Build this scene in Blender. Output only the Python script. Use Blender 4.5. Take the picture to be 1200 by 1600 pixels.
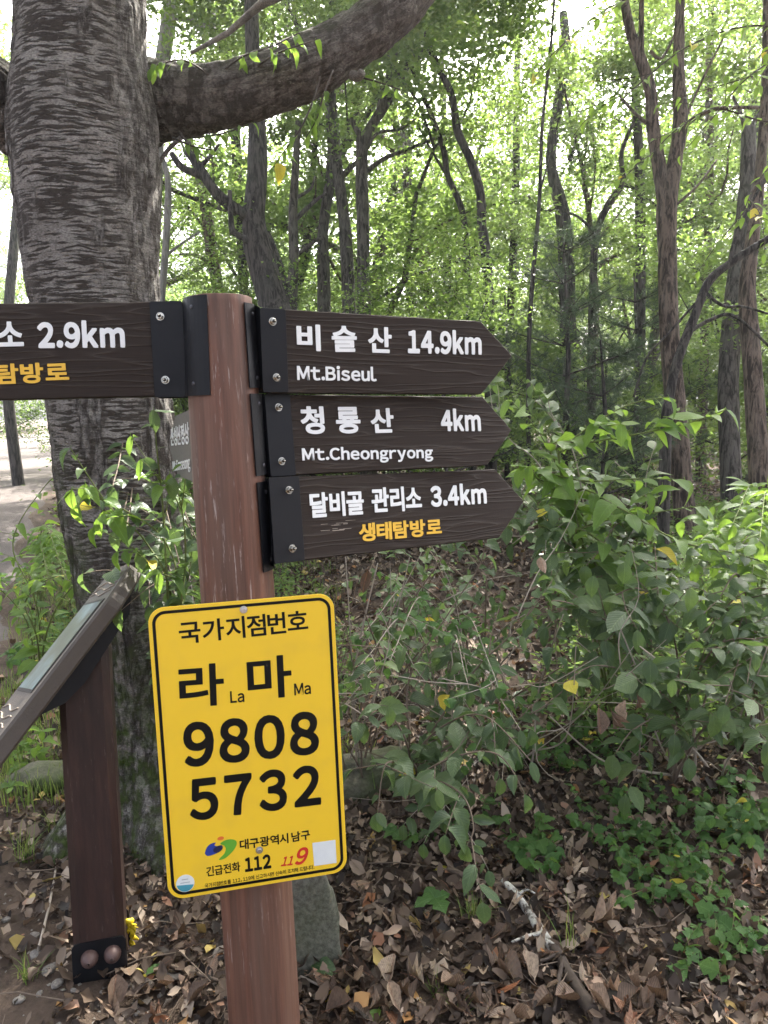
import bpy, math
import numpy as np
from mathutils import Matrix, Vector
D = bpy.data
SC = bpy.context.scene
COL = SC.collection
for _o in list(D.objects): D.objects.remove(_o)

# ------------------------------------------------------------------ camera
PITCH, ROLL, EYE = math.radians(8), math.radians(1.7), 1.45
FPX = 1155.0
FW = np.array([0, math.cos(PITCH), -math.sin(PITCH)])
_R0 = np.array([1.0, 0, 0]); _U0 = np.cross(_R0, FW)
UP = _U0*math.cos(ROLL)+_R0*math.sin(ROLL)
RT = _R0*math.cos(ROLL)-_U0*math.sin(ROLL)
CAM = np.array([0, 0, EYE])
cd = D.cameras.new('camera'); cam = D.objects.new('camera', cd); COL.objects.link(cam)
cd.sensor_fit = 'VERTICAL'; cd.sensor_height = 36; cd.sensor_width = 27; cd.lens = 36*FPX/1600
cd.clip_start = .05; cd.clip_end = 500
cam.matrix_world = Matrix(((RT[0], UP[0], -FW[0], CAM[0]), (RT[1], UP[1], -FW[1], CAM[1]),
                           (RT[2], UP[2], -FW[2], CAM[2]), (0, 0, 0, 1)))
SC.camera = cam

# ------------------------------------------------------------------ sky, sun, exposure
SUN_EL, SUN_AZ = math.radians(47), math.radians(22)      # azimuth from +Y towards +X
W = D.worlds.new('World'); SC.world = W; W.use_nodes = True
nt = W.node_tree; bg = nt.nodes['Background']
sky = nt.nodes.new('ShaderNodeTexSky'); sky.sky_type = 'NISHITA'; sky.sun_disc = False
sky.sun_elevation = SUN_EL; sky.sun_rotation = SUN_AZ
sky.air_density = 0.4; sky.dust_density = 7.0; sky.ozone_density = 0.2
hs_ = nt.nodes.new('ShaderNodeHueSaturation'); hs_.inputs['Saturation'].default_value = .5     # milky, hazy sky
nt.links.new(sky.outputs[0], hs_.inputs['Color']); nt.links.new(hs_.outputs[0], bg.inputs[0]); bg.inputs[1].default_value = 0.15
sl = D.lights.new('sun', 'SUN'); sun = D.objects.new('sun', sl); COL.objects.link(sun)
sl.energy = 3.6; sl.angle = math.radians(.6); sl.color = (1, .95, .86)
sd = Vector((math.sin(SUN_AZ)*math.cos(SUN_EL), math.cos(SUN_AZ)*math.cos(SUN_EL), math.sin(SUN_EL)))
sun.rotation_euler = sd.to_track_quat('Z', 'Y').to_euler()
vs = SC.view_settings; vs.view_transform = 'Standard'; vs.look = 'None'; vs.gamma = 1; vs.use_curve_mapping = False
vs.exposure = 2.75
SC.render.engine = 'CYCLES'
cy = SC.cycles
cy.max_bounces = 7; cy.diffuse_bounces = 4; cy.glossy_bounces = 2; cy.transmission_bounces = 5
cy.transparent_max_bounces = 4; cy.use_denoising = True; cy.sample_clamp_indirect = 4
cy.caustics_reflective = False; cy.caustics_refractive = False

# ------------------------------------------------------------------ helpers
def P(x, y, f): return CAM+f*(FW+(x-600)/FPX*RT+(800-y)/FPX*UP)
def unit(v): v = np.asarray(v, float); return v/(np.linalg.norm(v)+1e-12)
def smooth(a, b, x):
    t = np.clip((x-a)/(b-a), 0, 1); return t*t*(3-2*t)

def hash3(i, j, k, seed):
    n = (i*374761393+j*668265263+k*2147483647+seed*1274126177) & 0xffffffff
    n = ((n ^ (n >> 13))*1274126177) & 0xffffffff
    return ((n ^ (n >> 16)) & 0xffff)/65535.0
def vnoise(p, seed=0):
    p = np.asarray(p, float); i = np.floor(p).astype(np.int64); f = p-i; f = f*f*(3-2*f)
    r = 0
    for a in (0, 1):
        for b in (0, 1):
            for c in (0, 1):
                w = (f[..., 0] if a else 1-f[..., 0])*(f[..., 1] if b else 1-f[..., 1])*(f[..., 2] if c else 1-f[..., 2])
                r = r+w*hash3(i[..., 0]+a, i[..., 1]+b, i[..., 2]+c, seed)
    return r
def fbm(p, octv=4, seed=0):
    s, a, t = 0, .5, 0
    for o in range(octv):
        s = s+a*vnoise(np.asarray(p)*2**o, seed+o*17); t += a; a *= .5
    return s/t

def ground_h(x, y):
    x = np.asarray(x, float); y = np.asarray(y, float)
    z = .55*np.exp(-((x-1.9)/1.5)**2-((y-7.8)/1.9)**2)
    z = z+.03*np.clip(y-5, 0, 9)+.012*np.clip(y-14, 0, 60)
    n = fbm(np.stack([x*.7, y*.7, x*0], -1), 3, 5)-.5
    off = smooth(0, 2.5, x+2.6+(y-5.5)*.38)
    z = z+n*.16*off*smooth(.5, 3, y)
    return z

def mesh_np(name, V, F, mats=(), smooth_=False, attr=None, uv=None):
    V = np.asarray(V, np.float32); F = np.asarray(F, np.int32)
    me = D.meshes.new(name); k = F.shape[1]
    me.vertices.add(len(V)); me.vertices.foreach_set('co', V.ravel())
    me.loops.add(F.size); me.loops.foreach_set('vertex_index', F.ravel())
    me.polygons.add(len(F)); me.polygons.foreach_set('loop_start', np.arange(0, F.size, k, dtype=np.int32))
    me.polygons.foreach_set('loop_total', np.full(len(F), k, np.int32))
    if smooth_: me.polygons.foreach_set('use_smooth', np.ones(len(F), bool))
    if uv is not None:
        l = me.uv_layers.new(name='uv'); l.data.foreach_set('uv', np.asarray(uv, np.float32)[F.ravel()].ravel())
    if attr:
        for an, av in attr.items():
            a = me.attributes.new(an, 'FLOAT', 'POINT'); a.data.foreach_set('value', np.asarray(av, np.float32))
    me.update(calc_edges=True)
    for m in mats: me.materials.append(m)
    return me
def mesh_py(name, V, F, mat=None, smooth_=False):
    me = D.meshes.new(name); me.from_pydata([tuple(v) for v in V], [], [tuple(f) for f in F])
    if smooth_:
        for p in me.polygons: p.use_smooth = True
    me.update()
    if mat: me.materials.append(mat)
    return me
def link(name, me, parent=None, loc=None):
    o = D.objects.new(name, me); COL.objects.link(o)
    if parent: o.parent = parent
    if loc is not None: o.location = tuple(loc)
    return o
def tag(o, label, cat, group=None, kind=None):
    if label: o['label'] = label
    if cat: o['category'] = cat
    if group: o['group'] = group
    if kind: o['kind'] = kind
    return o
def thing(name, label, cat, loc=(0, 0, 0), group=None, M=None):
    o = D.objects.new(name, None); COL.objects.link(o); o.empty_display_size = .05
    if M is not None: o.matrix_world = M
    else: o.location = tuple(loc)
    return tag(o, label, cat, group)
def frame_m(o, u, v):
    """local x = u, local z = v, local y = away from the viewer"""
    u = unit(u); v = unit(np.asarray(v)-np.dot(v, u)*u); y = np.cross(v, u)
    return Matrix(((u[0], y[0], v[0], o[0]), (u[1], y[1], v[1], o[1]), (u[2], y[2], v[2], o[2]), (0, 0, 0, 1)))

def tube(pts, rad, seg=8, cap=True, jitter=0, seed=0):
    """swept tube; returns V, F(quads)"""
    pts = np.asarray(pts, float); n = len(pts); rad = np.broadcast_to(np.asarray(rad, float), (n,))
    t = np.gradient(pts, axis=0); t /= np.linalg.norm(t, axis=1)[:, None]+1e-9
    ref = np.array([0, 0, 1.0]) if abs(t[0][2]) < .8 else np.array([1.0, 0, 0])
    a = np.cross(t[0], ref); a /= np.linalg.norm(a); A = [a]
    for i in range(1, n):
        a = A[-1]-np.dot(A[-1], t[i])*t[i]; A.append(a/(np.linalg.norm(a)+1e-9))
    A = np.array(A); B = np.cross(t, A)
    th = np.arange(seg)/seg*2*math.pi
    rr = rad[:, None]*np.ones(seg)
    if jitter:
        q = np.stack([np.cos(th)[None, :]*1.5+0*rr, np.sin(th)[None, :]*1.5+0*rr, np.arange(n)[:, None]*.35+0*rr], -1)
        rr = rr*(1+jitter*(fbm(q, 3, seed)-.5)*2)
    V = pts[:, None, :]+rr[..., None]*(np.cos(th)[None, :, None]*A[:, None, :]+np.sin(th)[None, :, None]*B[:, None, :])
    V = V.reshape(-1, 3)
    i = np.arange(n-1)[:, None]*seg; j = np.arange(seg)[None, :]; j2 = (j+1) % seg
    F = np.stack([i+j, i+j2, i+seg+j2, i+seg+j], -1).reshape(-1, 4)
    if cap:
        c0, c1 = len(V), len(V)+1
        V = np.vstack([V, pts[:1], pts[-1:]])
        jj = np.arange(seg); j3 = (jj+1) % seg; b = (n-1)*seg
        F = np.vstack([F, np.stack([jj*0+c0, j3, jj, jj*0+c0], -1)[:, [0, 1, 2, 2]], np.stack([jj*0+c1, b+jj, b+j3, b+j3], -1)])
        # degenerate quads are avoided by mesh_mix
    return V, F
class Mix:
    """collects tri/quad pieces, drops doubled indices"""
    def __init__(s): s.V = []; s.F = []; s.n = 0
    def add(s, V, F):
        s.V.append(np.asarray(V, float)); s.F += [tuple(dict.fromkeys((np.asarray(f)+s.n).tolist())) for f in F]; s.n += len(V); return s
    def build(s, name, mat, parent=None, smooth_=True):
        me = mesh_py(name, np.vstack(s.V), s.F, mat, smooth_); return link(name, me, parent)
def catmull(pts, k=6):
    pts = np.asarray(pts, float); n = len(pts); out = []
    for i in range(n-1):
        p0, p1, p2, p3 = pts[max(i-1, 0)], pts[i], pts[i+1], pts[min(i+2, n-1)]
        for t in np.arange(k)/k:
            out.append(.5*((2*p1)+(p2-p0)*t+(2*p0-5*p1+4*p2-p3)*t*t+(3*p1-p0-3*p2+p3)*t**3))
    out.append(pts[-1]); return np.array(out)
def offset_poly(poly, d):
    poly = np.asarray(poly, float); n = len(poly); out = []
    for i in range(n):
        a, b, c = poly[i-1], poly[i], poly[(i+1) % n]
        e1 = unit(b-a); e2 = unit(c-b); n1 = np.array([-e1[1], e1[0]]); n2 = np.array([-e2[1], e2[0]])
        m = n1+n2; m = m/(np.dot(m, m)/2+1e-9); out.append(b+m*d)
    return np.array(out)
def prism(poly, y0, y1, bev=0.0):
    """outline (x, z) counter-clockwise, from y0 (front) to y1 (back), both rims chamfered"""
    poly = np.asarray(poly, float); n = len(poly)
    inn = offset_poly(poly, bev) if bev else poly
    rings = [(inn, y0), (poly, y0+bev), (poly, y1-bev), (inn, y1)] if bev else [(poly, y0), (poly, y1)]
    V = []; F = []
    for pl, y in rings: V += [(p[0], y, p[1]) for p in pl]
    m = len(rings)
    for k in range(m-1):
        for i in range(n):
            j = (i+1) % n; F.append((k*n+i, k*n+j, (k+1)*n+j, (k+1)*n+i))
    F.append(tuple(range(n))[::-1]); F.append(tuple((m-1)*n+i for i in range(n)))
    return np.array(V), F
def boxp(x0, x1, z0, z1, r=0, k=5):
    if r <= 0: return [(x0, z0), (x1, z0), (x1, z1), (x0, z1)]
    out = []
    for cx, cz, a in ((x1-r, z0+r, -90), (x1-r, z1-r, 0), (x0+r, z1-r, 90), (x0+r, z0+r, 180)):
        for i in range(k+1):
            t = math.radians(a+90*i/k); out.append((cx+r*math.cos(t), cz+r*math.sin(t)))
    return out
def dome(r, h, seg=14, rings=5, base=.3):
    """bolt head: low collar and dome towards -y"""
    prof = [(r, 0), (r, -h*base)]+[(r*math.cos(a), -h*base-h*(1-base)*math.sin(a)) for a in np.linspace(.2, math.pi/2-.12, rings)]
    V = []; F = []
    for rr, y in prof: V += [(rr*math.cos(t), y, rr*math.sin(t)) for t in np.arange(seg)/seg*2*math.pi]
    for k in range(len(prof)-1):
        for i in range(seg):
            j = (i+1) % seg; F.append((k*seg+i, (k+1)*seg+i, (k+1)*seg+j, k*seg+j))
    F.append(tuple((len(prof)-1)*seg+i for i in range(seg)))
    return np.array(V), F

# ------------------------------------------------------------------ materials
class N:
    def __init__(s, name):
        s.m = D.materials.new(name); s.m.use_nodes = True; s.t = s.m.node_tree
        s.b = s.t.nodes['Principled BSDF']; s.out = s.t.nodes['Material Output']
    def n(s, typ, **kw):
        nd = s.t.nodes.new(typ)
        for k, v in kw.items():
            if k.startswith('_'): setattr(nd, k[1:], v)
            else: nd.inputs[k.replace('__', ' ')].default_value = v
        return nd
    def l(s, a, b): s.t.links.new(a, b)
    def ramp(s, fac, stops, interp='LINEAR'):
        r = s.t.nodes.new('ShaderNodeValToRGB'); e = r.color_ramp.elements; r.color_ramp.interpolation = interp
        while len(e) < len(stops): e.new(.5)
        for el, (p, c) in zip(e, stops): el.position = p; el.color = (*c, 1) if len(c) == 3 else c
        if fac is not None: s.l(fac, r.inputs[0])
        return r.outputs[0]
    def coord(s, kind='Object', scale=(1, 1, 1), loc=(0, 0, 0), rot=(0, 0, 0)):
        tc = s.t.nodes.new('ShaderNodeTexCoord'); mp = s.t.nodes.new('ShaderNodeMapping')
        mp.inputs['Scale'].default_value = scale; mp.inputs['Location'].default_value = loc; mp.inputs['Rotation'].default_value = rot
        s.l(tc.outputs[kind], mp.inputs[0]); return mp.outputs[0]
    def noise(s, vec, scale, detail=4, rough=.55, dist=0):
        nd = s.n('ShaderNodeTexNoise', Scale=scale, Detail=detail, Roughness=rough, Distortion=dist)
        if vec is not None: s.l(vec, nd.inputs['Vector'])
        return nd.outputs['Fac']
    def mixc(s, fac, a, b, mode='MIX'):
        nd = s.t.nodes.new('ShaderNodeMix'); nd.data_type = 'RGBA'; nd.blend_type = mode
        for v, i in ((fac, 0), (a, 6), (b, 7)):
            if hasattr(v, 'links'): s.l(v, nd.inputs[i])
            elif i == 0: nd.inputs[0].default_value = v
            else: nd.inputs[i].default_value = (*v, 1)
        return nd.outputs[2]
    def math(s, op, a, b=0.0, c=0.0):
        nd = s.t.nodes.new('ShaderNodeMath'); nd.operation = op
        for i, v in enumerate((a, b, c)):
            if hasattr(v, 'links'): s.l(v, nd.inputs[i])
            else: nd.inputs[i].default_value = v
        return nd.outputs[0]
    def bump(s, h, strength=.5, dist=.002):
        nd = s.n('ShaderNodeBump', Strength=strength, Distance=dist); s.l(h, nd.inputs['Height']); s.l(nd.outputs[0], s.b.inputs['Normal']); return nd.outputs[0]
    def set(s, col=None, rough=None, spec=None, metal=None):
        for v, k in ((col, 'Base Color'), (rough, 'Roughness'), (spec, 'Specular IOR Level'), (metal, 'Metallic')):
            if v is None: continue
            if hasattr(v, 'links'): s.l(v, s.b.inputs[k])
            elif k == 'Base Color': s.b.inputs[k].default_value = (*v, 1)
            else: s.b.inputs[k].default_value = v
        return s
M = {}
def plain(name, col, rough=.5, metal=0, var=.12, spec=.5, scale=40):
    a = N(name); f = a.noise(a.coord(), scale, 4)
    c = a.mixc(f, tuple(x*(1-var) for x in col), tuple(min(1, x*(1+var)) for x in col))
    a.set(c, rough, spec, metal); M[name] = a.m; return a

def leafmat(name, stops, trans, tfac=.45, rough=.42, spec=.4, isl=False, veins=False, holes=False):
    a = N(name)
    if isl: rnd = a.n('ShaderNodeNewGeometry').outputs['Random Per Island']
    else: rnd = a.n('ShaderNodeObjectInfo').outputs['Random']
    c = a.ramp(rnd, stops)
    t = a.mixc(1.0, c, trans, 'MULTIPLY')
    sc = a.n('ShaderNodeVectorMath', _operation='SCALE'); a.l(c, sc.inputs[0]); sc.inputs[3].default_value = 1
    tcol = a.mixc(.5, trans, c)
    tc = a.n('ShaderNodeBsdfTranslucent'); 
    if veins:
        uvn = a.n('ShaderNodeUVMap'); sep = a.n('ShaderNodeSeparateXYZ'); a.l(uvn.outputs[0], sep.inputs[0])
        ax = a.math('ABSOLUTE', a.math('SUBTRACT', sep.outputs[0], .5))
        w = a.math('SUBTRACT', a.math('MULTIPLY', sep.outputs[1], 9.0), a.math('MULTIPLY', ax, 7.0))
        w = a.math('FRACT', w); w = a.math('ABSOLUTE', a.math('SUBTRACT', w, .5))       # side veins
        side = a.math('SUBTRACT', 1.0, a.math('MULTIPLY', w, 2.0))
        vein = a.math('GREATER_THAN', a.math('SUBTRACT', 1.0, w), .94)
        mid = a.math('LESS_THAN', ax, .022)
        vv = a.math('MAXIMUM', a.math('MULTIPLY', vein, .5), mid)
        c = a.mixc(a.math('MULTIPLY', vv, .4), c, tuple(min(1, x*1.9+.03) for x in stops[-1][1]))
        nz = a.noise(a.coord('Object', (1, 1, 1)), 9, 3)
        c = a.mixc(a.ramp(nz, [(.35, (0, 0, 0)), (.7, (.5, .5, .5))]), c, tuple(x*.6 for x in stops[0][1]))
        a.bump(side, .55, .0016)
    a.l(tcol, tc.inputs[0])
    a.set(c, rough, spec)
    mx = a.n('ShaderNodeMixShader'); mx.inputs[0].default_value = tfac
    a.l(a.b.outputs[0], mx.inputs[1]); a.l(tc.outputs[0], mx.inputs[2]); a.l(mx.outputs[0], a.out.inputs[0])
    M[name] = a.m; return a
leafmat('leaf_forest', [(0, (.045, .09, .028)), (.45, (.07, .13, .04)), (.8, (.10, .17, .045)), (1, (.17, .21, .05))], (.30, .42, .07), .48, isl=True, rough=.5)
leafmat('leaf_forest_light', [(0, (.06, .12, .04)), (.5, (.10, .18, .06)), (1, (.18, .26, .08))], (.38, .54, .10), .52, isl=True, rough=.5)
leafmat('leaf_crown_near', [(0, (.04, .08, .02)), (.6, (.07, .13, .03)), (1, (.16, .20, .04))], (.32, .44, .05), .5, isl=True)
leafmat('leaf_shrub', [(0, (.05, .09, .042)), (.5, (.08, .14, .055)), (1, (.13, .20, .065))], (.24, .38, .07), .40, .38, .55, veins=True)
leafmat('leaf_bright', [(0, (.08, .17, .035)), (.5, (.12, .23, .04)), (1, (.17, .29, .05))], (.40, .60, .07), .5, .42, .4, veins=True)
leafmat('leaf_weed', [(0, (.05, .13, .035)), (1, (.10, .20, .05))], (.25, .42, .06), .4, .5, .3, veins=True)
leafmat('leaf_yellow', [(0, (.55, .42, .04)), (1, (.60, .55, .08))], (.8, .7, .08), .35, .5, .3, veins=True)
leafmat('leaf_dead', [(0, (.045, .030, .021)), (.25, (.09, .062, .044)), (.55, (.18, .128, .092)), (.78, (.31, .22, .15)), (.9, (.46, .37, .27)), (1, (.26, .10, .045))], (.35, .2, .1), .12, .6, .35, veins=True)
leafmat('litter', [(0, (.010, .007, .005)), (.35, (.042, .028, .020)), (.62, (.125, .088, .062)), (.82, (.23, .172, .125)), (.94, (.42, .34, .26)), (.97, (.28, .11, .05)), (1, (.40, .33, .10))], (.35, .2, .1), .1, .6, .3, isl=True)
leafmat('grass_blade', [(0, (.07, .13, .03)), (.6, (.11, .19, .04)), (1, (.26, .27, .09))], (.4, .5, .1), .4, .5, .3, isl=True)
leafmat('needle', [(0, (.03, .06, .035)), (.7, (.055, .095, .05)), (1, (.12, .16, .07))], (.14, .22, .08), .25, .45, .4, isl=True)

def wood_board():
    a = N('dark_board_wood')
    rnd = a.n('ShaderNodeObjectInfo').outputs['Random']
    cb = a.n('ShaderNodeCombineXYZ'); a.l(a.math('MULTIPLY', rnd, 17.3), cb.inputs[0]); a.l(a.math('MULTIPLY', rnd, 3.1), cb.inputs[2])
    base = a.coord('Object', (1, 1, 1)); ad = a.n('ShaderNodeVectorMath', _operation='ADD'); a.l(base, ad.inputs[0]); a.l(cb.outputs[0], ad.inputs[1])
    mp = a.n('ShaderNodeMapping'); mp.inputs['Scale'].default_value = (2.2, 6, 26); a.l(ad.outputs[0], mp.inputs[0])
    warp = a.noise(mp.outputs[0], .55, 3, .5)
    sep = a.n('ShaderNodeSeparateXYZ'); a.l(mp.outputs[0], sep.inputs[0])
    ph = a.math('ADD', a.math('MULTIPLY', sep.outputs[2], 1.0), a.math('MULTIPLY', warp, 9.0))
    ring = a.math('ABSOLUTE', a.math('SUBTRACT', a.math('FRACT', a.math('MULTIPLY', ph, 1.5)), .5))
    ring = a.math('POWER', a.math('MULTIPLY', ring, 2.0), 4.0)                     # thin raised late-wood lines
    mp2 = a.n('ShaderNodeMapping'); mp2.inputs['Scale'].default_value = (5, 60, 520); a.l(ad.outputs[0], mp2.inputs[0])
    fib = a.noise(mp2.outputs[0], 1.0, 4, .6)
    h = a.math('ADD', a.math('MULTIPLY', ring, .8), a.math('MULTIPLY', fib, .45))
    c = a.mixc(fib, (.009, .0055, .004), (.040, .027, .019))
    c = a.mixc(a.math('MULTIPLY', ring, .65), c, (.060, .047, .038))
    big = a.noise(base, 7, 3)
    c = a.mixc(a.ramp(big, [(.4, (0, 0, 0)), (.75, (.35, .35, .35))]), c, (.020, .012, .008))
    a.set(c, .66, .25); a.bump(h, .9, .0016); M['board'] = a.m
wood_board()
def wood_post(name, c0, c1, c2, worn, rough=.55):
    a = N(name)
    v = a.coord('Object', (60, 60, 2.2)); st = a.noise(v, 1, 5, .6)
    v2 = a.coord('Object', (14, 14, 1.2)); st2 = a.noise(v2, 1, 3, .5, 1.0)
    c = a.mixc(a.ramp(st, [(.3, (0, 0, 0)), (.7, (1, 1, 1))]), c0, c1)
    c = a.mixc(a.ramp(st2, [(.4, (0, 0, 0)), (.75, (.8, .8, .8))]), c, c2)
    v3 = a.coord('Object', (170, 170, 9)); fl = a.noise(v3, 1, 5, .7)
    v4 = a.coord('Object', (9, 9, 4)); ar = a.noise(v4, 1, 3, .6)
    m = a.math('MULTIPLY', a.ramp(fl, [(.60, (0, 0, 0)), (.67, (1, 1, 1))]), a.ramp(ar, [(.42, (0, 0, 0)), (.66, (1, 1, 1))]))
    c = a.mixc(a.math('MULTIPLY', m, worn), c, (.45, .38, .34))
    a.set(c, rough, .4)
    v5 = a.coord('Object', (240, 240, 3)); fb = a.noise(v5, 1, 3, .6)
    a.bump(a.math('ADD', a.math('MULTIPLY', st, .7), a.math('MULTIPLY', fb, .6)), .6, .0014); M[name] = a.m
wood_post('post_wood', (.055, .023, .015), (.205, .094, .060), (.150, .092, .066), 1.0)
wood_post('stand_wood', (.022, .011, .009), (.055, .027, .021), (.020, .013, .011), .25, .45)
def black_steel():
    a = N('black_steel'); f = a.noise(a.coord('Object'), 18, 5, .65); sc = a.noise(a.coord('Object', (1, 1, 1)), 160, 4, .8)
    c = a.mixc(f, (.0022, .0026, .004), (.006, .0065, .009))
    c = a.mixc(a.ramp(sc, [(.70, (0, 0, 0)), (.76, (.7, .7, .7))]), c, (.22, .20, .17))
    a.set(c, a.ramp(f, [(.2, (.38, .38, .38)), (.8, (.6, .6, .6))]), .28); a.bump(a.noise(a.coord('Object'), 220, 2), .12, .0006); M['steel'] = a.m
black_steel()
plain('bolt_metal', (.42, .40, .35), .2, 1, .25, scale=200)
plain('screw_dark', (.10, .10, .11), .4, .8)
plain('rust_brown', (.10, .060, .052), .5, .15, .35, scale=90)
plain('letter_white', (.80, .82, .81), .5, 0, .07, scale=90)
plain('letter_yellow', (.80, .48, .04), .5, 0, .07)
plain('ink_black', (.002, .002, .002), .45, 0, .3, spec=.25)
plain('ink_red', (.62, .03, .02), .4)
plain('ink_blue', (.02, .05, .30), .4)
plain('ink_navy', (.012, .016, .06), .4)
plain('ink_green', (.12, .38, .03), .4)
plain('ink_orange', (.75, .17, .03), .4)
plain('sticker_white', (.72, .76, .74), .4)
plain('sticker_teal', (.06, .30, .38), .4)
plain('sticker_grey', (.35, .38, .38), .4)
plain('ribbon', (.80, .62, .02), .5)
plain('zinc', (.55, .55, .56), .35, 1)
def yellow_face():
    a = N('reflective_yellow')
    v = a.coord('Object', (1, 1, 1), rot=(0, math.radians(45), 0))
    sep = a.n('ShaderNodeSeparateXYZ'); a.l(v, sep.inputs[0])
    def g(o):
        x = a.math('FRACT', a.math('MULTIPLY', o, 260.0)); return a.math('ABSOLUTE', a.math('SUBTRACT', x, .5))
    ln = a.math('GREATER_THAN', a.math('MAXIMUM', g(sep.outputs[0]), g(sep.outputs[2])), .40)
    dirt = a.noise(a.coord('Object'), 14, 5, .6)
    c = a.mixc(a.math('MULTIPLY', ln, .30), (.88, .565, .020), (.95, .70, .10))
    c = a.mixc(a.ramp(dirt, [(.5, (0, 0, 0)), (.85, (.5, .5, .5))]), c, (.66, .43, .05))
    a.set(c, .38, .5); M['yellow'] = a.m
yellow_face()
def bark(name, dark, mid, light, hs=13, zs=112, thr=.53):
    a = N(name)
    fl = a.n('ShaderNodeAttribute', _attribute_name='flank').outputs['Fac']
    mo = a.n('ShaderNodeAttribute', _attribute_name='moss').outputs['Fac']
    uvn = a.n('ShaderNodeUVMap'); vm = a.n('ShaderNodeMapping'); vm.inputs['Scale'].default_value = (hs, zs, 1); a.l(uvn.outputs[0], vm.inputs[0])
    wob = a.noise(a.coord('Object', (1, 1, 1)), 5, 3); wv = a.n('ShaderNodeCombineXYZ'); a.l(a.math('MULTIPLY', wob, zs*.045), wv.inputs[1])
    ad = a.n('ShaderNodeVectorMath', _operation='ADD'); a.l(vm.outputs[0], ad.inputs[0]); a.l(wv.outputs[0], ad.inputs[1])
    lent = a.noise(ad.outputs[0], 1.0, 3, .5)
    patch = a.noise(a.coord('Object', (1, 1, 1.5)), 7, 3, .5)
    lv = a.math('ADD', lent, a.math('MULTIPLY', a.math('SUBTRACT', patch, .5), .38))
    band = a.ramp(lv, [(thr-.035, (0, 0, 0)), (thr+.02, (1, 1, 1))])
    ck = a.noise(a.coord('Object', (1, 1, .32)), 34, 6, .72, .4)
    crack = a.ramp(ck, [(.44, (1, 1, 1)), (.54, (0, 0, 0))])
    h = a.n('ShaderNodeMix'); a.l(fl, h.inputs[0]); a.l(band, h.inputs[2]); a.l(crack, h.inputs[3]); h = h.outputs[0]
    fine = a.noise(a.coord('Object', (1, 1, 2.2)), 120, 5, .7)
    blot = a.noise(a.coord('Object', (1, 1, 2.6)), 12, 5, .65)
    c = a.mixc(a.ramp(blot, [(.38, (0, 0, 0)), (.62, (1, 1, 1))]), mid, light)
    c = a.mixc(h, c, dark)
    c = a.mixc(a.ramp(fine, [(.36, (.7, .7, .7)), (.6, (0, 0, 0))]), c, tuple(x*.55 for x in dark))
    li = a.noise(a.coord('Object', (1, 1, 2)), 30, 5, .75)
    c = a.mixc(a.ramp(li, [(.63, (0, 0, 0)), (.69, (.75, .75, .75))]), c, tuple(min(1, x*1.3) for x in light))
    g = a.math('MULTIPLY', mo, a.ramp(a.noise(a.coord('Object'), 22, 5, .65), [(.38, (0, 0, 0)), (.6, (1, 1, 1))]))
    c = a.mixc(g, c, (.055, .080, .018))
    a.set(c, .85, .2)
    hh = a.math('ADD', a.math('MULTIPLY', h, .9), a.math('MULTIPLY', fine, .5)); a.bump(hh, 1.0, .007); M[name] = a.m
bark('bark_cherry', (.055, .045, .038), (.215, .195, .175), (.33, .31, .285))
bark('bark_limb', (.062, .050, .042), (.16, .136, .118), (.23, .205, .18), 70, 18, .50)
def bark_far(name, c0, c1, c2):
    a = N(name); v = a.coord('Object', (16, 16, 2.6)); f = a.noise(v, 2.2, 6, .7, .5); g = a.noise(a.coord('Object'), 3, 3)
    c = a.mixc(a.ramp(f, [(.43, (0, 0, 0)), (.56, (1, 1, 1))]), c0, c1); c = a.mixc(a.ramp(g, [(.5, (0, 0, 0)), (.8, (.7, .7, .7))]), c, c2)
    a.set(c, .85, .2); a.bump(f, .9, .02); M[name] = a.m
bark_far('bark_grey', (.030, .026, .023), (.125, .112, .10), (.15, .15, .125))
bark_far('bark_brown', (.030, .022, .018), (.16, .122, .097), (.11, .10, .08))
bark_far('bark_pale', (.16, .15, .14), (.30, .29, .27), (.22, .22, .19))
bark_far('bark_dark', (.016, .014, .014), (.085, .076, .07), (.07, .07, .062))
def soil():
    a = N('soil'); v = a.coord('Object')
    f = a.noise(v, 1.7, 5, .6); g = a.noise(v, 38, 6, .7); k = a.noise(v, 160, 4, .7)
    c = a.mixc(a.ramp(g, [(.3, (0, 0, 0)), (.7, (1, 1, 1))]), (.035, .024, .018), (.11, .08, .06))
    c = a.mixc(a.ramp(f, [(.45, (0, 0, 0)), (.65, (.6, .6, .6))]), c, (.13, .095, .07))
    c = a.mixc(a.ramp(k, [(.66, (0, 0, 0)), (.72, (1, 1, 1))]), c, (.20, .17, .14))
    a.set(c, .9, .2); a.bump(a.math('ADD', g, a.math('MULTIPLY', k, .4)), .9, .012); M['soil'] = a.m
soil()
def pathm():
    a = N('path_matting'); v = a.coord('Object', (1.5, 34, 1)); f = a.noise(v, 1, 4, .5, .6); g = a.noise(a.coord('Object'), 2.2, 5, .65); k = a.noise(a.coord('Object'), 70, 4, .7)
    c = a.mixc(f, (.085, .072, .068), (.15, .132, .125)); c = a.mixc(a.ramp(g, [(.4, (0, 0, 0)), (.7, (.6, .6, .6))]), c, (.18, .158, .148))
    c = a.mixc(a.math('MULTIPLY', k, .4), c, (.08, .065, .055)); a.set(c, .9, .2); a.bump(a.math('ADD', f, k), .7, .01); M['path'] = a.m
pathm()
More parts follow.
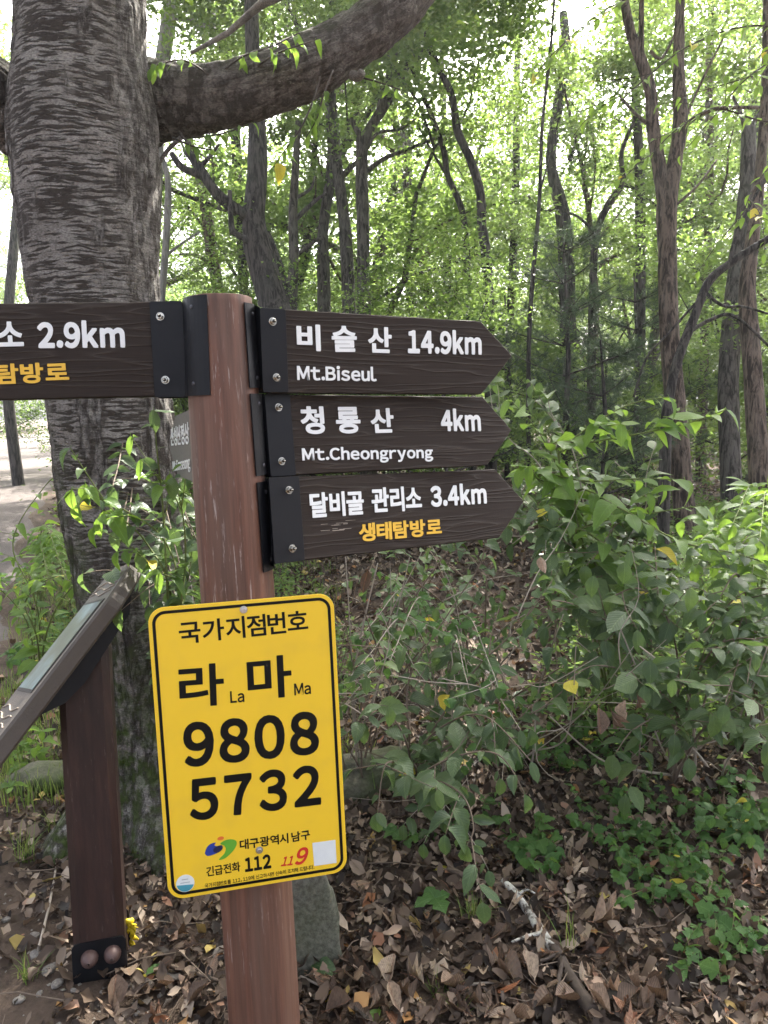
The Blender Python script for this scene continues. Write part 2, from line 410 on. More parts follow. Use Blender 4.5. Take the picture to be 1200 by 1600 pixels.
def stone(name, c0, c1, moss):
    a = N(name); v = a.coord('Object'); f = a.noise(v, 9, 6, .65); g = a.noise(v, 70, 5, .7); m = a.noise(v, 5, 4, .6)
    c = a.mixc(f, c0, c1); c = a.mixc(a.ramp(g, [(.4, (.6, .6, .6)), (.6, (0, 0, 0))]), c, tuple(x*.4 for x in c0))
    c = a.mixc(a.math('MULTIPLY', a.ramp(m, [(.4, (0, 0, 0)), (.62, (1, 1, 1))]), moss), c, (.055, .08, .022))
    a.set(c, .85, .25); a.bump(a.math('ADD', f, a.math('MULTIPLY', g, .5)), .8, .008); M[name] = a.m
stone('stone_slab', (.11, .11, .085), (.24, .23, .195), .35)
stone('stone_moss', (.09, .09, .06), (.16, .15, .12), .9)
stone('stone_pale', (.20, .18, .16), (.38, .35, .31), .08)
def twigm(name, c0, c1):
    a = N(name); f = a.noise(a.coord('Object'), 60, 4, .6); a.set(a.mixc(f, c0, c1), .75, .25); M[name] = a.m
twigm('twig', (.10, .075, .055), (.22, .17, .13))
twigm('twig_pale', (.26, .22, .18), (.42, .37, .31))
twigm('twig_dark', (.035, .027, .022), (.08, .062, .05))
twigm('stem_green', (.09, .12, .035), (.16, .19, .06))
def lichen():
    a = N('lichen_wood'); f = a.noise(a.coord('Object'), 28, 6, .7)
    c = a.ramp(f, [(.40, (.06, .05, .042)), (.47, (.30, .29, .26)), (.6, (.58, .57, .52))]); a.set(c, .85, .2); a.bump(f, .8, .006); M['lichen'] = a.m
lichen()
def artm():
    a = N('board_picture'); v = a.coord('Object', (1, 1, 1)); f = a.noise(v, 6, 4, .6)
    c = a.ramp(f, [(.35, (.015, .03, .014)), (.5, (.04, .065, .04)), (.62, (.09, .15, .17)), (.8, (.17, .23, .25))]); a.set(c, .35, .5); M['picture'] = a.m
artm()

# ------------------------------------------------------------------ setting: ground, path
def grid(name, xs, ys, hf, mat, kind='structure', extra=0.0):
    X, Y = np.meshgrid(xs, ys); Z = hf(X, Y)+extra
    V = np.stack([X, Y, Z], -1).reshape(-1, 3); nx, ny = len(xs), len(ys)
    i = np.arange(ny-1)[:, None]*nx+np.arange(nx-1)[None, :]
    F = np.stack([i, i+1, i+nx+1, i+nx], -1).reshape(-1, 4)
    o = link(name, mesh_np(name, V, F, [mat], True)); o['kind'] = kind; return o
def spaced(a, b, fine0, fine1, df, dc):
    return np.unique(np.round(np.concatenate([np.arange(a, fine0, dc), np.arange(fine0, fine1, df), np.arange(fine1, b+dc, dc)]), 4))
def gh_detail(x, y):
    z = ground_h(x, y); near = smooth(9, 3, np.hypot(x, y))
    return z+near*(fbm(np.stack([x*7, y*7, x*0], -1), 3, 9)-.5)*.04
grid('ground', spaced(-150, 150, -3, 4, .04, 2.5), spaced(-20, 260, -.2, 7, .04, 2.5), gh_detail, M['soil'])
def path_mesh():
    ys = np.linspace(3.2, 40, 90); V = []; F = []
    for i, y in enumerate(ys):
        e = -2.75-(y-5.5)*.40+.08*math.sin(y*3)
        for j in range(9):
            x = e-j*.45; V.append((x, y, float(gh_detail(np.array(x), np.array(y)))+.012+(.012 if 0 < j < 8 else -.03)))
    for i in range(len(ys)-1):
        for j in range(8): F.append((i*9+j, i*9+j+9, i*9+j+10, i*9+j+1))
    o = link('path', mesh_py('path', V, F, M['path'], True)); o['kind'] = 'structure'
path_mesh()
def gz(x, y): return float(gh_detail(np.array(float(x)), np.array(float(y))))
def on_ground(px, py, lift=0):
    d = FW+(px-600)/FPX*RT+(800-py)/FPX*UP
    f = .5
    while f < 60:
        q = CAM+f*d
        if q[2] < gz(q[0], q[1]): break
        f += .02
    q = CAM+f*d; return np.array([q[0], q[1], gz(q[0], q[1])+lift]), f

# ------------------------------------------------------------------ leaves
def leaf_mesh(name, mat, L=1.0, Wd=.5, rows=7, fold=.18, droop=.25, serr=0.0, wide=.42, seed=0, curl=0.0, lobed=False, stalk=.12):
    rng = np.random.default_rng(seed); V = []; UV = []; F = []
    ts = np.linspace(0, 1, rows)
    def cen(t): return np.array([0.03*math.sin(3*t+seed), t*L, -droop*L*t*t+.04*L*math.sin(t*3)])
    for k, t in enumerate(ts):
        w = Wd/2*(math.sin(math.pi*min(1, t**(math.log(.5)/math.log(wide))))**.8) if 0 < t < 1 else 0
        if lobed: w = Wd/2*(1.0 if k in (2,) else .62 if k in (1,) else .55 if k == 3 else .8 if k == 4 else .4)*(1 if 0 < t < 1 else 0)
        c = cen(t); wob = rng.uniform(-.03, .03, 2)*Wd
        s = serr*Wd*(1 if k % 2 else -1)
        cz = fold*w*2+curl*w*w/Wd*4
        if 0 < t < 1:
            for sg, wo in ((-1, wob[0]), (1, wob[1])):
                ww = max(.02, w+s)
                V.append(c+np.array([sg*ww, -.04*L*abs(serr)*10, cz+wo])); UV.append((.5+sg*w/Wd, t))
                if sg < 0: V.append(c); UV.append((.5, t))
        else: V.append(c); UV.append((.5, t))
    # indices: row0: 0 ; row k: 1+3(k-1)+(0 left,1 mid,2 right) ; last tip
    R = lambda k, j: 1+3*(k-1)+j
    F += [(0, R(1, 1), R(1, 0)), (0, R(1, 2), R(1, 1))]
    for k in range(1, rows-2):
        F += [(R(k, 0), R(k, 1), R(k+1, 1), R(k+1, 0)), (R(k, 1), R(k, 2), R(k+1, 2), R(k+1, 1))]
    tip = len(V)-1; k = rows-2
    F += [(R(k, 0), R(k, 1), tip), (R(k, 1), R(k, 2), tip)]
    if stalk:
        b = len(V); r = .012*L
        for q in (np.array([0, -stalk*L, .02*L]), np.array([0, .02, 0])):
            V += [q+np.array([r, 0, 0]), q+np.array([-r, 0, 0]), q+np.array([0, 0, r*1.5])]; UV += [(.5, 0)]*3
        F += [(b, b+3, b+4, b+1), (b+1, b+4, b+5, b+2), (b+2, b+5, b+3, b)]
    me = mesh_py(name, V, F, mat, True)
    uvl = me.uv_layers.new(name='uv')
    for lp in me.loops: uvl.data[lp.index].uv = UV[lp.vertex_index]
    return me
LM = {
 'shrub': [leaf_mesh('leaf', M['leaf_shrub'], 1, .56, 8, .14, d, .02, .45, s, c) for s, (d, c) in enumerate(((.2, 0), (.35, .2), (.1, -.2), (.5, .1)))],
 'bright': [leaf_mesh('leaf', M['leaf_bright'], 1, .46, 8, .16, d, .015, .42, 10+s, c) for s, (d, c) in enumerate(((.2, 0), (.4, .2), (.1, -.2), (.55, .1)))],
 'weed': [leaf_mesh('leaf', M['leaf_weed'], 1, .72, 9, .10, d, .07, .36, 20+s, 0) for s, d in enumerate((.15, .3, .45))],
 'lobed': [leaf_mesh('leaf', M['leaf_weed'], 1, .95, 7, .08, d, 0, .36, 25+s, 0, True) for s, d in enumerate((.15, .3))],
 'heart': [leaf_mesh('leaf', M['leaf_weed'], 1, .95, 9, .10, .15, 0, .28, 28, 0)],
 'yellow': [leaf_mesh('leaf', M['leaf_yellow'], 1, .6, 8, .2, .3, .03, .45, 30, .2), leaf_mesh('leaf', M['leaf_yellow'], 1, .5, 8, .3, .1, .02, .4, 31, -.3)],
 'dead': [leaf_mesh('leaf', M['leaf_dead'], 1, .55+.1*(s % 2), 7, f, d, .02*(s % 2), .45, 40+s, c, s in (2, 5), .15) for s, (f, d, c) in enumerate(((.5, .5, .6), (.2, -.5, .5), (.1, .2, 1.0), (-.3, .4, -.8), (.6, -.2, -.4), (.15, .1, .9), (-.5, -.4, .3)))],
}
def rot_from(yv, zv):
    y = unit(yv); z = np.asarray(zv, float)-np.dot(zv, y)*y; z = unit(z); x = np.cross(y, z)
    return Matrix(((x[0], y[0], z[0]), (x[1], y[1], z[1]), (x[2], y[2], z[2])))
def put_leaf(kind, pos, yv, zv, L, parent=None, rng=None, name='leaf'):
    me = LM[kind][int(rng.integers(len(LM[kind])))]
    o = D.objects.new(name, me); COL.objects.link(o)
    m = rot_from(yv, zv).to_4x4(); s = Matrix.Diagonal((L*rng.uniform(.78, 1.2), L, L*rng.uniform(.6, 1.5), 1))
    m = Matrix.Translation(Vector(pos)) @ m @ s
    if parent is not None:
        o.parent = parent; m = Matrix.Translation(-Vector(parent.location)) @ m
    o.matrix_basis = m
    return o

def leaf_cloud(C, n_per, rad, size, rng, flat=.5, tilt=.7):
    """rhombic folded leaves around clump centres: V, F(tris)"""
    C = np.asarray(C); m = len(C)*n_per
    c = np.repeat(C, n_per, 0)+rng.normal(size=(m, 3))*np.array([1, 1, flat])*np.repeat(np.broadcast_to(rad, (len(C),)), n_per)[:, None]
    az = rng.uniform(0, 2*np.pi, m); dz = rng.normal(-.25, .45, m)
    y = np.stack([np.cos(az), np.sin(az), dz], -1); y /= np.linalg.norm(y, axis=1)[:, None]
    z = np.stack([rng.normal(0, tilt, m), rng.normal(0, tilt, m), np.ones(m)], -1)
    x = np.cross(y, z); x /= np.linalg.norm(x, axis=1)[:, None]; z = np.cross(x, y)
    L = size*rng.uniform(.6, 1.3, m)[:, None]; w = L*rng.uniform(.22, .36, m)[:, None]
    v0 = c-y*L*.5; v3 = c+y*L*.5-z*L*.12; mid = c
    vl = mid-x*w+z*w*.35; vr = mid+x*w+z*w*.35
    V = np.stack([v0, vl, v3, vr], 1).reshape(-1, 3)
    b = np.arange(m)[:, None]*4
    F = np.concatenate([b+np.array([[0, 3, 2]]), b+np.array([[0, 2, 1]])], 1).reshape(-1, 3)
    return V, F

def skeleton(rng, H, r0, fork=.35, spread=.75, lean=.1, nl=4):
    """list of (pts, radii, level) and clump centres"""
    br = []; cl = []
    def walk(p, d, L, n, wig, upw):
        pts = [np.array(p, float)]; d = unit(d)
        for i in range(n):
            d = unit(d+rng.normal(0, wig, 3)+np.array([0, 0, upw])); pts.append(pts[-1]+d*L/n)
        return np.array(pts), d
    tr, d = walk((0, 0, -.15), (rng.normal(0, lean), rng.normal(0, lean), 1), H*.75, 9, .09, .04)
    br.append((tr, np.linspace(r0, r0*.35, 10), 0))
    for k in range(nl):
        i = int(np.clip(fork*9+k*(9-fork*9)/nl, 2, 8)); a = rng.uniform(0, 2*np.pi)
        dd = np.array([math.cos(a)*spread, math.sin(a)*spread, rng.uniform(.35, 1.0)])
        lm, ld = walk(tr[i], dd, H*rng.uniform(.35, .5), 6, .16, .05)
        br.append((lm, np.linspace(r0*.45, r0*.14, 7), 1))
        for q in range(4):
            j = rng.integers(2, 7); a2 = rng.normal(0, .8, 3); a2[2] = abs(a2[2])*.4
            sb, _ = walk(lm[j], unit(ld)+a2*1.2, H*rng.uniform(.16, .26), 4, .2, .02)
            br.append((sb, np.linspace(r0*.15, r0*.04, 5), 2)); cl += list(sb[1:])
            for w in range(2):
                tw, _ = walk(sb[rng.integers(1, 5)], rng.normal(0, 1, 3)*np.array([1, 1, .4]), H*.1, 2, .2, 0)
                br.append((tw, np.linspace(r0*.05, r0*.02, 3), 3)); cl += list(tw[1:])
        cl += list(lm[4:])
    cl += list(tr[8:])
    return br, np.array(cl)
def wood_mesh(br, name, mat, segs=(9, 6, 4, 3)):
    mx = Mix()
    for pts, rad, lv in br: mx.add(*tube(pts, rad, segs[lv], cap=False))
    return mesh_py(name, np.vstack(mx.V), mx.F, mat, True)
TPL = []
for s, (H, n, sz, bm) in enumerate(((9, 165, .076, 'bark_grey'), (8, 170, .08, 'bark_brown'), (10, 150, .085, 'bark_dark'), (7.5, 175, .074, 'bark_grey'))):
    rng = np.random.default_rng(100+s); br, cl = skeleton(rng, H, .13, .3, .8, .12, 5)
    cl = cl[rng.uniform(0, 1, len(cl)) < .62]
    V, F = leaf_cloud(cl, n, rng.uniform(.14, .34, len(cl)), sz, rng, .45)
    TPL.append((wood_mesh(br, 'trunk', M[bm]), mesh_np('crown', V, F, [M['leaf_forest' if s % 2 == 0 else 'leaf_forest_light']]), H))
SAP = []
for s in range(3):
    rng = np.random.default_rng(200+s); br, cl = skeleton(rng, 3.4, .028, .15, 1.1, .15, 7)
    V, F = leaf_cloud(cl, 60, rng.uniform(.13, .22, len(cl)), .055, rng, .28, .35)
    SAP.append((wood_mesh(br, 'trunk', M['bark_dark'], (6, 4, 3, 3)), mesh_np('crown', V, F, [M['leaf_forest_light' if s < 2 else 'leaf_forest']]), 3.4))
def put_tree(name, tpl, x, y, s, rz, label, cat, group, sink=0.0):
    t = thing(name, label, cat, (x, y, gz(x, y)-sink), group); t.rotation_euler = (0, 0, rz); t.scale = (s, s, s)
    link('trunk', tpl[0], t); link('crown', tpl[1], t); return t

# ------------------------------------------------------------------ forest filling the distance
rng = np.random.default_rng(7)
spots = []
def far_ok(x, y, dmin):
    return all(math.hypot(x-a, y-b) > dmin for a, b in spots)
SECT = ((60, 'left of the cherry trunk'), (250, 'directly behind the cherry trunk'), (380, 'between cherry trunk and forked grey tree'), (520, 'behind the forked grey tree'),
        (640, 'behind the crossing grey pair'), (800, 'behind the wavy pair of stems'), (960, 'behind the pine thicket'), (1100, 'behind the high forked brown tree'), (9999, 'behind the trunks at the wooded edge'))
ORD = ('leftmost', 'second', 'third', 'fourth', 'fifth', 'sixth', 'seventh', 'eighth', 'ninth')
def name_rank(L, what):
    """L: [(x, y, maker)]; gives each its own label from what it stands behind"""
    by = {}
    for it in L:
        px = 600+FPX*it[0]/it[1]-.03*200; by.setdefault(next(n for lim, n in SECT if px < lim), []).append((px, it))
    for sec, lst in by.items():
        lst.sort(key=lambda t: t[0])
        for k, (px, it) in enumerate(lst):
            it[2](what+' '+sec if len(lst) == 1 else ORD[k]+(' from left of ' if k else ' of ')+what+'s '+sec)
for ring, (y0, y1, n, dm) in enumerate(((11, 17, 11, 2.0), (17, 26, 18, 2.3), (26, 40, 22, 2.8), (40, 62, 18, 4))):
    k = 0; tries = 0; L_ = []
    while k < n and tries < 900:
        tries += 1; y = rng.uniform(y0, y1); x = rng.uniform(-.66, .66)*(y+1.5)
        if -6.6-(y-5.5)*.4 < x < -2.2-(y-5.5)*.4: continue
        if not far_ok(x, y, dm): continue
        spots.append((x, y)); k += 1; i = int(rng.integers(4)); a = (x, y, rng.uniform(.85, 1.2), rng.uniform(0, 6.28))
        grp = ('nearest rank of woodland trees', 'middle rank of woodland trees', 'far rank of woodland trees', 'farthest rank of woodland trees')[ring]
        L_.append((x, y, lambda lab, i=i, a=a, grp=grp: put_tree('forest_tree', TPL[i], *a, lab, 'tree', grp)))
    name_rank(L_, ('front rank tree', 'middle rank tree', 'far slender tree', 'farthest faint tree')[ring])
# saplings and low leafy growth under the trees
for (px, f, s, lb) in ((560, 7.6, .86, 'broad low maple sapling with tiers of fine light leaves behind the top arrow board'),
                       (700, 6.6, .82, 'maple sapling spreading light green tiers just right of the top arrow board tip'),
                       (430, 10, 1.0, 'light green sapling at the foot of the forked grey tree'),
                       (300, 9.5, 1.0, 'light green sapling between the big cherry trunk and the forked grey tree'),
                       (-60, 14, 1.1, 'leafy sapling beyond the path left of the cherry trunk'),
                       (1150, 8.5, 1.0, 'leafy sapling behind the two brown trunks at the edge'),
                       (980, 9.5, 1.1, 'sapling standing close behind the forked brown tree'),
                       (640, 12, 1.3, 'pale green sapling deep in the wood behind the maples')):
    q = P(px, 600, f); i = int(rng.integers(3))
    put_tree('sapling', SAP[i], q[0], q[1], s, rng.uniform(0, 6.28), lb, 'sapling', 'saplings under the trees')
L_ = []
for k in range(26):
    y = rng.uniform(10, 30); x = rng.uniform(-.6, .62)*y
    if -6.2-(y-5.5)*.4 < x < -2.2-(y-5.5)*.4: continue
    a = (SAP[int(rng.integers(3))], x, y, rng.uniform(.7, 1.3), rng.uniform(0, 6.28))
    L_.append((x, y, lambda lab, a=a: put_tree('sapling', *a, lab, 'sapling', 'distant undergrowth saplings')))
name_rank(L_, 'low sapling')
# low green undergrowth that reads as one mass
def undergrowth():
    rng = np.random.default_rng(31); C = []
    while len(C) < 900:
        y = rng.uniform(8.5, 34); x = rng.uniform(-.62, .62)*y
        if -7.4-(y-5.5)*.4 < x < -2.6-(y-5.5)*.4: continue
        C.append((x, y, float(ground_h(np.array(x), np.array(y)))+rng.uniform(.05, .75)))
    V, F = leaf_cloud(np.array(C), 60, .3, .085, rng, .6, .6)
    tag(link('undergrowth', mesh_np('undergrowth', V, F, [M['leaf_forest']])), 'low green undergrowth covering the forest floor between the distant trees', 'undergrowth', kind='stuff')
undergrowth()

# traced trees: the trunks that stand out in front of the wood
def traced(name, label, mat, trunk, widths, branches=(), crown=None, cat='tree', group=None, seg=12, extend=0):
    """trunk: [(px, py, f)], bottom first; branches: list of ([(px, py, f)], w0, w1)"""
    P3 = [P(*t) for t in trunk]; b = P3[0]
    root = np.array([b[0], b[1], gz(b[0], b[1])-.12])
    W3 = [w/FPX*t[2]/2 for w, t in zip(widths, trunk)]
    if b[2] > root[2]+.2: P3 = [root]+P3; W3 = [W3[0]*1.25]+W3
    pts = catmull(P3, 7); rad = catmull(np.array(W3)[:, None], 7)[:, 0]
    t = thing(name, label, cat, root, group)
    def part(nm, pts, rad, sg):
        n = len(pts); V, F = tube(pts-root, rad, sg, True, .10, int(abs(pts[0][0])*10))
        Mix().add(V, F).build(nm, M[mat], t)
    part('trunk', pts, rad, seg)
    for bp, w0, w1 in branches:
        q = catmull([P(*a) for a in bp], 5); fm = bp[0][2]
        part('branch', q, np.linspace(w0, w1, len(q))/FPX*fm/2, 8)
    if crown is not None:
        ti, s, lift, rz = crown; c = link('crown', TPL[ti][1], t); c.scale = (s, s, s); c.rotation_euler = (0, 0, rz)
        top = P3[-1]-root; c.location = (top[0]*.7, top[1]*.7, lift+1.7)
    return t
traced('forked_tree', 'dark grey tree forking low, just above the post top between cherry trunk and thin stems', 'bark_dark',
       [(440, 540, 7), (425, 470, 7), (403, 390, 7), (397, 340, 7), (402, 270, 7), (401, 190, 7), (395, 90, 7), (392, -40, 7)], (50, 46, 44, 36, 32, 27, 24, 20),
       [([(396, 345, 7), (365, 325, 6.9), (335, 298, 6.8), (312, 262, 6.8), (292, 236, 6.8)], 22, 12), ([(330, 292, 6.8), (315, 275, 6.8), (285, 262, 6.7), (268, 240, 6.7)], 14, 9),
        ([(405, 395, 7), (385, 375, 6.9), (362, 362, 6.8)], 13, 9), ([(364, 365, 6.8), (361, 345, 6.8), (359, 298, 6.8)], 11, 7), ([(312, 262, 6.8), (330, 242, 6.8), (342, 225, 6.8)], 8, 4)], (1, .8, 1.0, 1))
traced('forest_tree', 'second stem leaning against the forked grey tree on its right', 'bark_dark',
       [(470, 560, 7.6), (448, 480, 7.6), (432, 420, 7.6), (414, 365, 7.6)], (30, 26, 24, 18))
traced('forest_tree', 'thin knobbly stem with short side branches right of the forked grey tree', 'bark_grey',
       [(458, 540, 9), (456, 470, 9), (459, 400, 9), (458, 330, 9), (462, 260, 9), (466, 190, 9)], (19, 17, 16, 14, 12, 9),
       [([(460, 345, 9), (480, 325, 9), (500, 308, 9), (512, 303, 9)], 8, 4), ([(461, 310, 9), (485, 295, 9), (492, 275, 9)], 6, 3), ([(462, 400, 9), (490, 378, 9), (505, 372, 9)], 7, 4)], (0, .75, 1.2, 2))
traced('forest_tree', 'left stem of the crossing grey pair in the middle of the wood', 'bark_grey',
       [(508, 540, 9.5), (506, 458, 9.5), (505, 400, 9.5), (505, 360, 9.5), (513, 300, 9.5), (519, 260, 9.5), (521, 215, 9.5), (516, 150, 9.5), (514, 40, 9.5)], (23, 21, 19, 17, 16, 18, 20, 18, 14), (), (2, .85, .6, 3))
traced('forest_tree', 'right stem of the crossing grey pair in the middle of the wood', 'bark_grey',
       [(548, 540, 9.2), (544, 445, 9.2), (541, 380, 9.2), (536, 330, 9.2), (528, 270, 9.2), (523, 230, 9.3)], (24, 21, 20, 18, 17, 15),
       [([(530, 280, 9.2), (552, 258, 9.2), (575, 240, 9.2)], 10, 5)])
traced('forest_tree', 'straight grey tree with fork at head height right of the crossing pair', 'bark_grey',
       [(570, 540, 8.8), (568, 450, 8.8), (567, 360, 8.8), (565, 280, 8.8), (566, 215, 8.8)], (24, 21, 20, 19, 19),
       [([(566, 222, 8.8), (582, 195, 8.8), (604, 160, 8.8), (630, 115, 8.8), (652, 85, 8.8), (665, 40, 8.8)], 17, 12), ([(564, 215, 8.8), (553, 195, 8.8), (549, 185, 8.8)], 10, 7),
        ([(590, 178, 8.8), (600, 140, 8.8), (616, 98, 8.8), (622, 60, 8.8)], 9, 6), ([(572, 268, 8.8), (600, 248, 8.8), (640, 232, 8.8), (700, 208, 8.8)], 8, 4), ([(572, 235, 8.8), (590, 208, 8.8), (625, 202, 8.8), (650, 185, 8.8)], 6, 3)], (3, .9, .8, 4))
traced('forest_tree', 'wavy dark stem bending left towards the limb, above the top arrow board tip', 'bark_dark',
       [(765, 520, 8), (760, 405, 8), (753, 350, 8), (750, 300, 8), (735, 250, 8), (715, 205, 8), (706, 150, 8), (688, 110, 8), (665, 60, 8), (655, 28, 8)], (17, 16, 15, 14, 13, 13, 11, 11, 9, 7), (), (1, .8, 1.2, 5))
traced('forest_tree', 'thinner wavy stem running beside the bending dark stem', 'bark_dark',
       [(735, 520, 8.6), (729, 400, 8.6), (722, 330, 8.6), (700, 275, 8.6), (692, 230, 8.6), (668, 165, 8.6), (645, 110, 8.6), (625, 80, 8.6)], (12, 11, 10, 9, 9, 8, 7, 5),
       [([(702, 280, 8.6), (680, 245, 8.6), (655, 200, 8.6)], 5, 3)])
traced('forest_tree', 'dark leaning trunk rising out of the pine thicket', 'bark_dark',
       [(888, 520, 10), (884, 400, 10), (878, 330, 10), (863, 270, 10), (862, 230, 10), (875, 150, 10), (884, 85, 10), (880, 20, 10)], (26, 24, 22, 17, 16, 17, 16, 13),
       [([(890, 250, 10), (910, 200, 10), (945, 165, 10)], 8, 4), ([(876, 320, 10), (850, 330, 10), (820, 300, 10)], 6, 3)], (0, .9, .8, 1.3))
traced('forest_tree', 'pole thin straight stem left of the dark leaning trunk', 'bark_dark',
       [(826, 560, 7), (832, 440, 7), (843, 310, 7), (847, 200, 7), (860, 80, 7), (866, 0, 7)], (7, 7, 6, 5, 5, 4),
       [([(843, 300, 7), (858, 250, 7), (872, 190, 7)], 3, 2)])
traced('forest_tree', 'crooked black stem forking like a hook left of the forked brown tree', 'bark_dark',
       [(925, 520, 8.5), (927, 440, 8.5), (931, 370, 8.5), (950, 320, 8.5), (973, 285, 8.5), (971, 240, 8.5), (990, 190, 8.5)], (13, 12, 11, 10, 9, 7, 5),
       [([(931, 365, 8.5), (905, 340, 8.5), (880, 330, 8.5)], 5, 3), ([(974, 288, 8.5), (1000, 300, 8.5), (1040, 335, 8.5)], 6, 3)])
traced('forked_tree', 'furrowed brown tree with a high fork, tallest trunk right of the arrow boards', 'bark_brown',
       [(1078, 900, 6.2), (1068, 780, 6.2), (1056, 640, 6.2), (1046, 520, 6.2), (1043, 400, 6.2), (1042, 320, 6.2), (1055, 250, 6.2), (1063, 190, 6.2), (1060, 110, 6.2), (1062, 30, 6.2), (1064, -60, 6.2)], (44, 33, 31, 29, 29, 31, 23, 22, 18, 15, 12),
       [([(1040, 330, 6.2), (1030, 260, 6.2), (1020, 200, 6.2), (1016, 140, 6.2), (1000, 90, 6.2), (985, 50, 6.2), (972, -20, 6.2)], 24, 14), ([(1063, 205, 6.2), (1085, 185, 6.1), (1120, 170, 6), (1195, 168, 5.9)], 9, 5),
        ([(1018, 165, 6.2), (1005, 110, 6.1), (1002, 60, 6.1), (1003, -20, 6)], 11, 7), ([(1022, 200, 6.2), (995, 180, 6.2), (968, 150, 6.2)], 7, 4), ([(1060, 210, 6.2), (1095, 130, 6.3), (1130, 60, 6.3)], 5, 3),
        ([(1016, 80, 6.2), (1035, 90, 6.2), (1060, 40, 6.2)], 6, 3), ([(1045, 330, 6.2), (1090, 290, 6.3), (1120, 250, 6.4)], 5, 3)], (1, .85, .7, 2.2))
traced('forest_tree', 'blue grey mottled trunk behind the brown one near the edge', 'bark_grey',
       [(1145, 860, 7.2), (1141, 720, 7.2), (1138, 600, 7.2), (1144, 500, 7.2), (1156, 400, 7.2), (1168, 300, 7.2), (1170, 200, 7.2)], (34, 31, 31, 30, 28, 26, 20),
       [([(1168, 215, 7.2), (1158, 180, 7.2), (1145, 150, 7.2)], 8, 4), ([(1168, 210, 7.2), (1185, 180, 7.2), (1195, 165, 7.2)], 9, 5)], (2, .85, .6, .4))
traced('forest_tree', 'brown furrowed trunk closest to the edge, right of the mottled one', 'bark_brown',
       [(1200, 900, 5.6), (1189, 780, 5.6), (1180, 640, 5.6), (1172, 520, 5.6), (1168, 440, 5.6), (1185, 300, 5.6), (1196, 150, 5.6), (1198, 0, 5.6)], (36, 31, 29, 27, 24, 17, 14, 12), (), (3, .8, 1.6, 1.1))
traced('leaning_branch_tree', 'slim dark tree leaning steeply to the right across the brown trunk', 'bark_dark',
       [(1040, 690, 4.6), (1046, 620, 4.6), (1060, 560, 4.6), (1085, 495, 4.6), (1108, 440, 4.6), (1150, 405, 4.6), (1230, 355, 4.5)], (17, 15, 15, 14, 13, 12, 10),
       [([(1140, 412, 4.6), (1150, 370, 4.6), (1175, 315, 4.6), (1215, 250, 4.6)], 7, 4), ([(1100, 455, 4.6), (1130, 478, 4.6), (1165, 480, 4.6), (1230, 500, 4.6)], 6, 3), ([(1075, 520, 4.6), (1110, 500, 4.6), (1150, 495, 4.6), (1220, 560, 4.6)], 7, 4),
        ([(990, 620, 4.6), (1010, 560, 4.6), (1045, 520, 4.6), (1090, 470, 4.6)], 3, 4)])
traced('forest_tree', 'pale slender stem close to the right side of the cherry trunk', 'bark_pale',
       [(247, 560, 7.5), (252, 470, 7.5), (258, 400, 7.5), (262, 330, 7.5), (262, 280, 7.5), (250, 235, 7.5), (243, 200, 7.5)], (14, 12, 11, 11, 9, 8, 6),
       [([(258, 400, 7.5), (285, 380, 7.5), (312, 362, 7.5)], 5, 3)])
traced('forest_tree', 'leaning brown trunk between the pale slender stem and the forked grey tree', 'bark_brown',
       [(350, 560, 11), (340, 450, 11), (330, 390, 11), (322, 330, 11), (312, 280, 11), (290, 200, 11)], (20, 19, 19, 17, 14, 12),
       [([(335, 425, 11), (310, 400, 11), (275, 398, 11)], 8, 3)], (3, .8, .8, 2))
traced('forest_tree', 'pale broad trunk seen above the limb beside the cherry trunk', 'bark_pale',
       [(236, 500, 9.5), (240, 330, 9.5), (248, 150, 9.5), (258, 70, 9.5), (272, -30, 9.5)], (26, 25, 24, 24, 22), [([(262, 25, 9.5), (290, 30, 9.5), (335, 45, 9.5)], 9, 8)])
traced('forest_tree', 'dark trunk leaning left above the limb', 'bark_dark',
       [(385, 520, 10.5), (372, 300, 10.5), (362, 120, 10.5), (345, 60, 10.5), (322, 10, 10.5), (305, -40, 10.5)], (15, 15, 17, 18, 17, 14))
for (x0, x1, f, w, mt, lb) in ((-120, -90, 9, 20, 'bark_grey', 'grey trunk beyond the path left of the cherry trunk'), (10, 40, 13, 14, 'bark_dark', 'dark thin trunk just left of the cherry trunk'),
                               (640, 632, 13, 12, 'bark_grey', 'distant grey stem below the upturned limb'), (795, 808, 12, 12, 'bark_dark', 'distant dark stem left of the pole thin one'),
                               (1000, 992, 9, 15, 'bark_dark', 'dark stem half hidden left of the high forked brown tree'), (1100, 1108, 11, 13, 'bark_brown', 'distant brown stem between the forked and the mottled trunks'),
                               (700, 690, 15, 10, 'bark_dark', 'faint far stem behind the wavy pair')):
    traced('forest_tree', lb, mt, [(x0, 560, f), ((x0+x1)/2+4, 300, f), (x1, 100, f), (x1+6, -40, f)], (w*1.1, w, w*.85, w*.7))

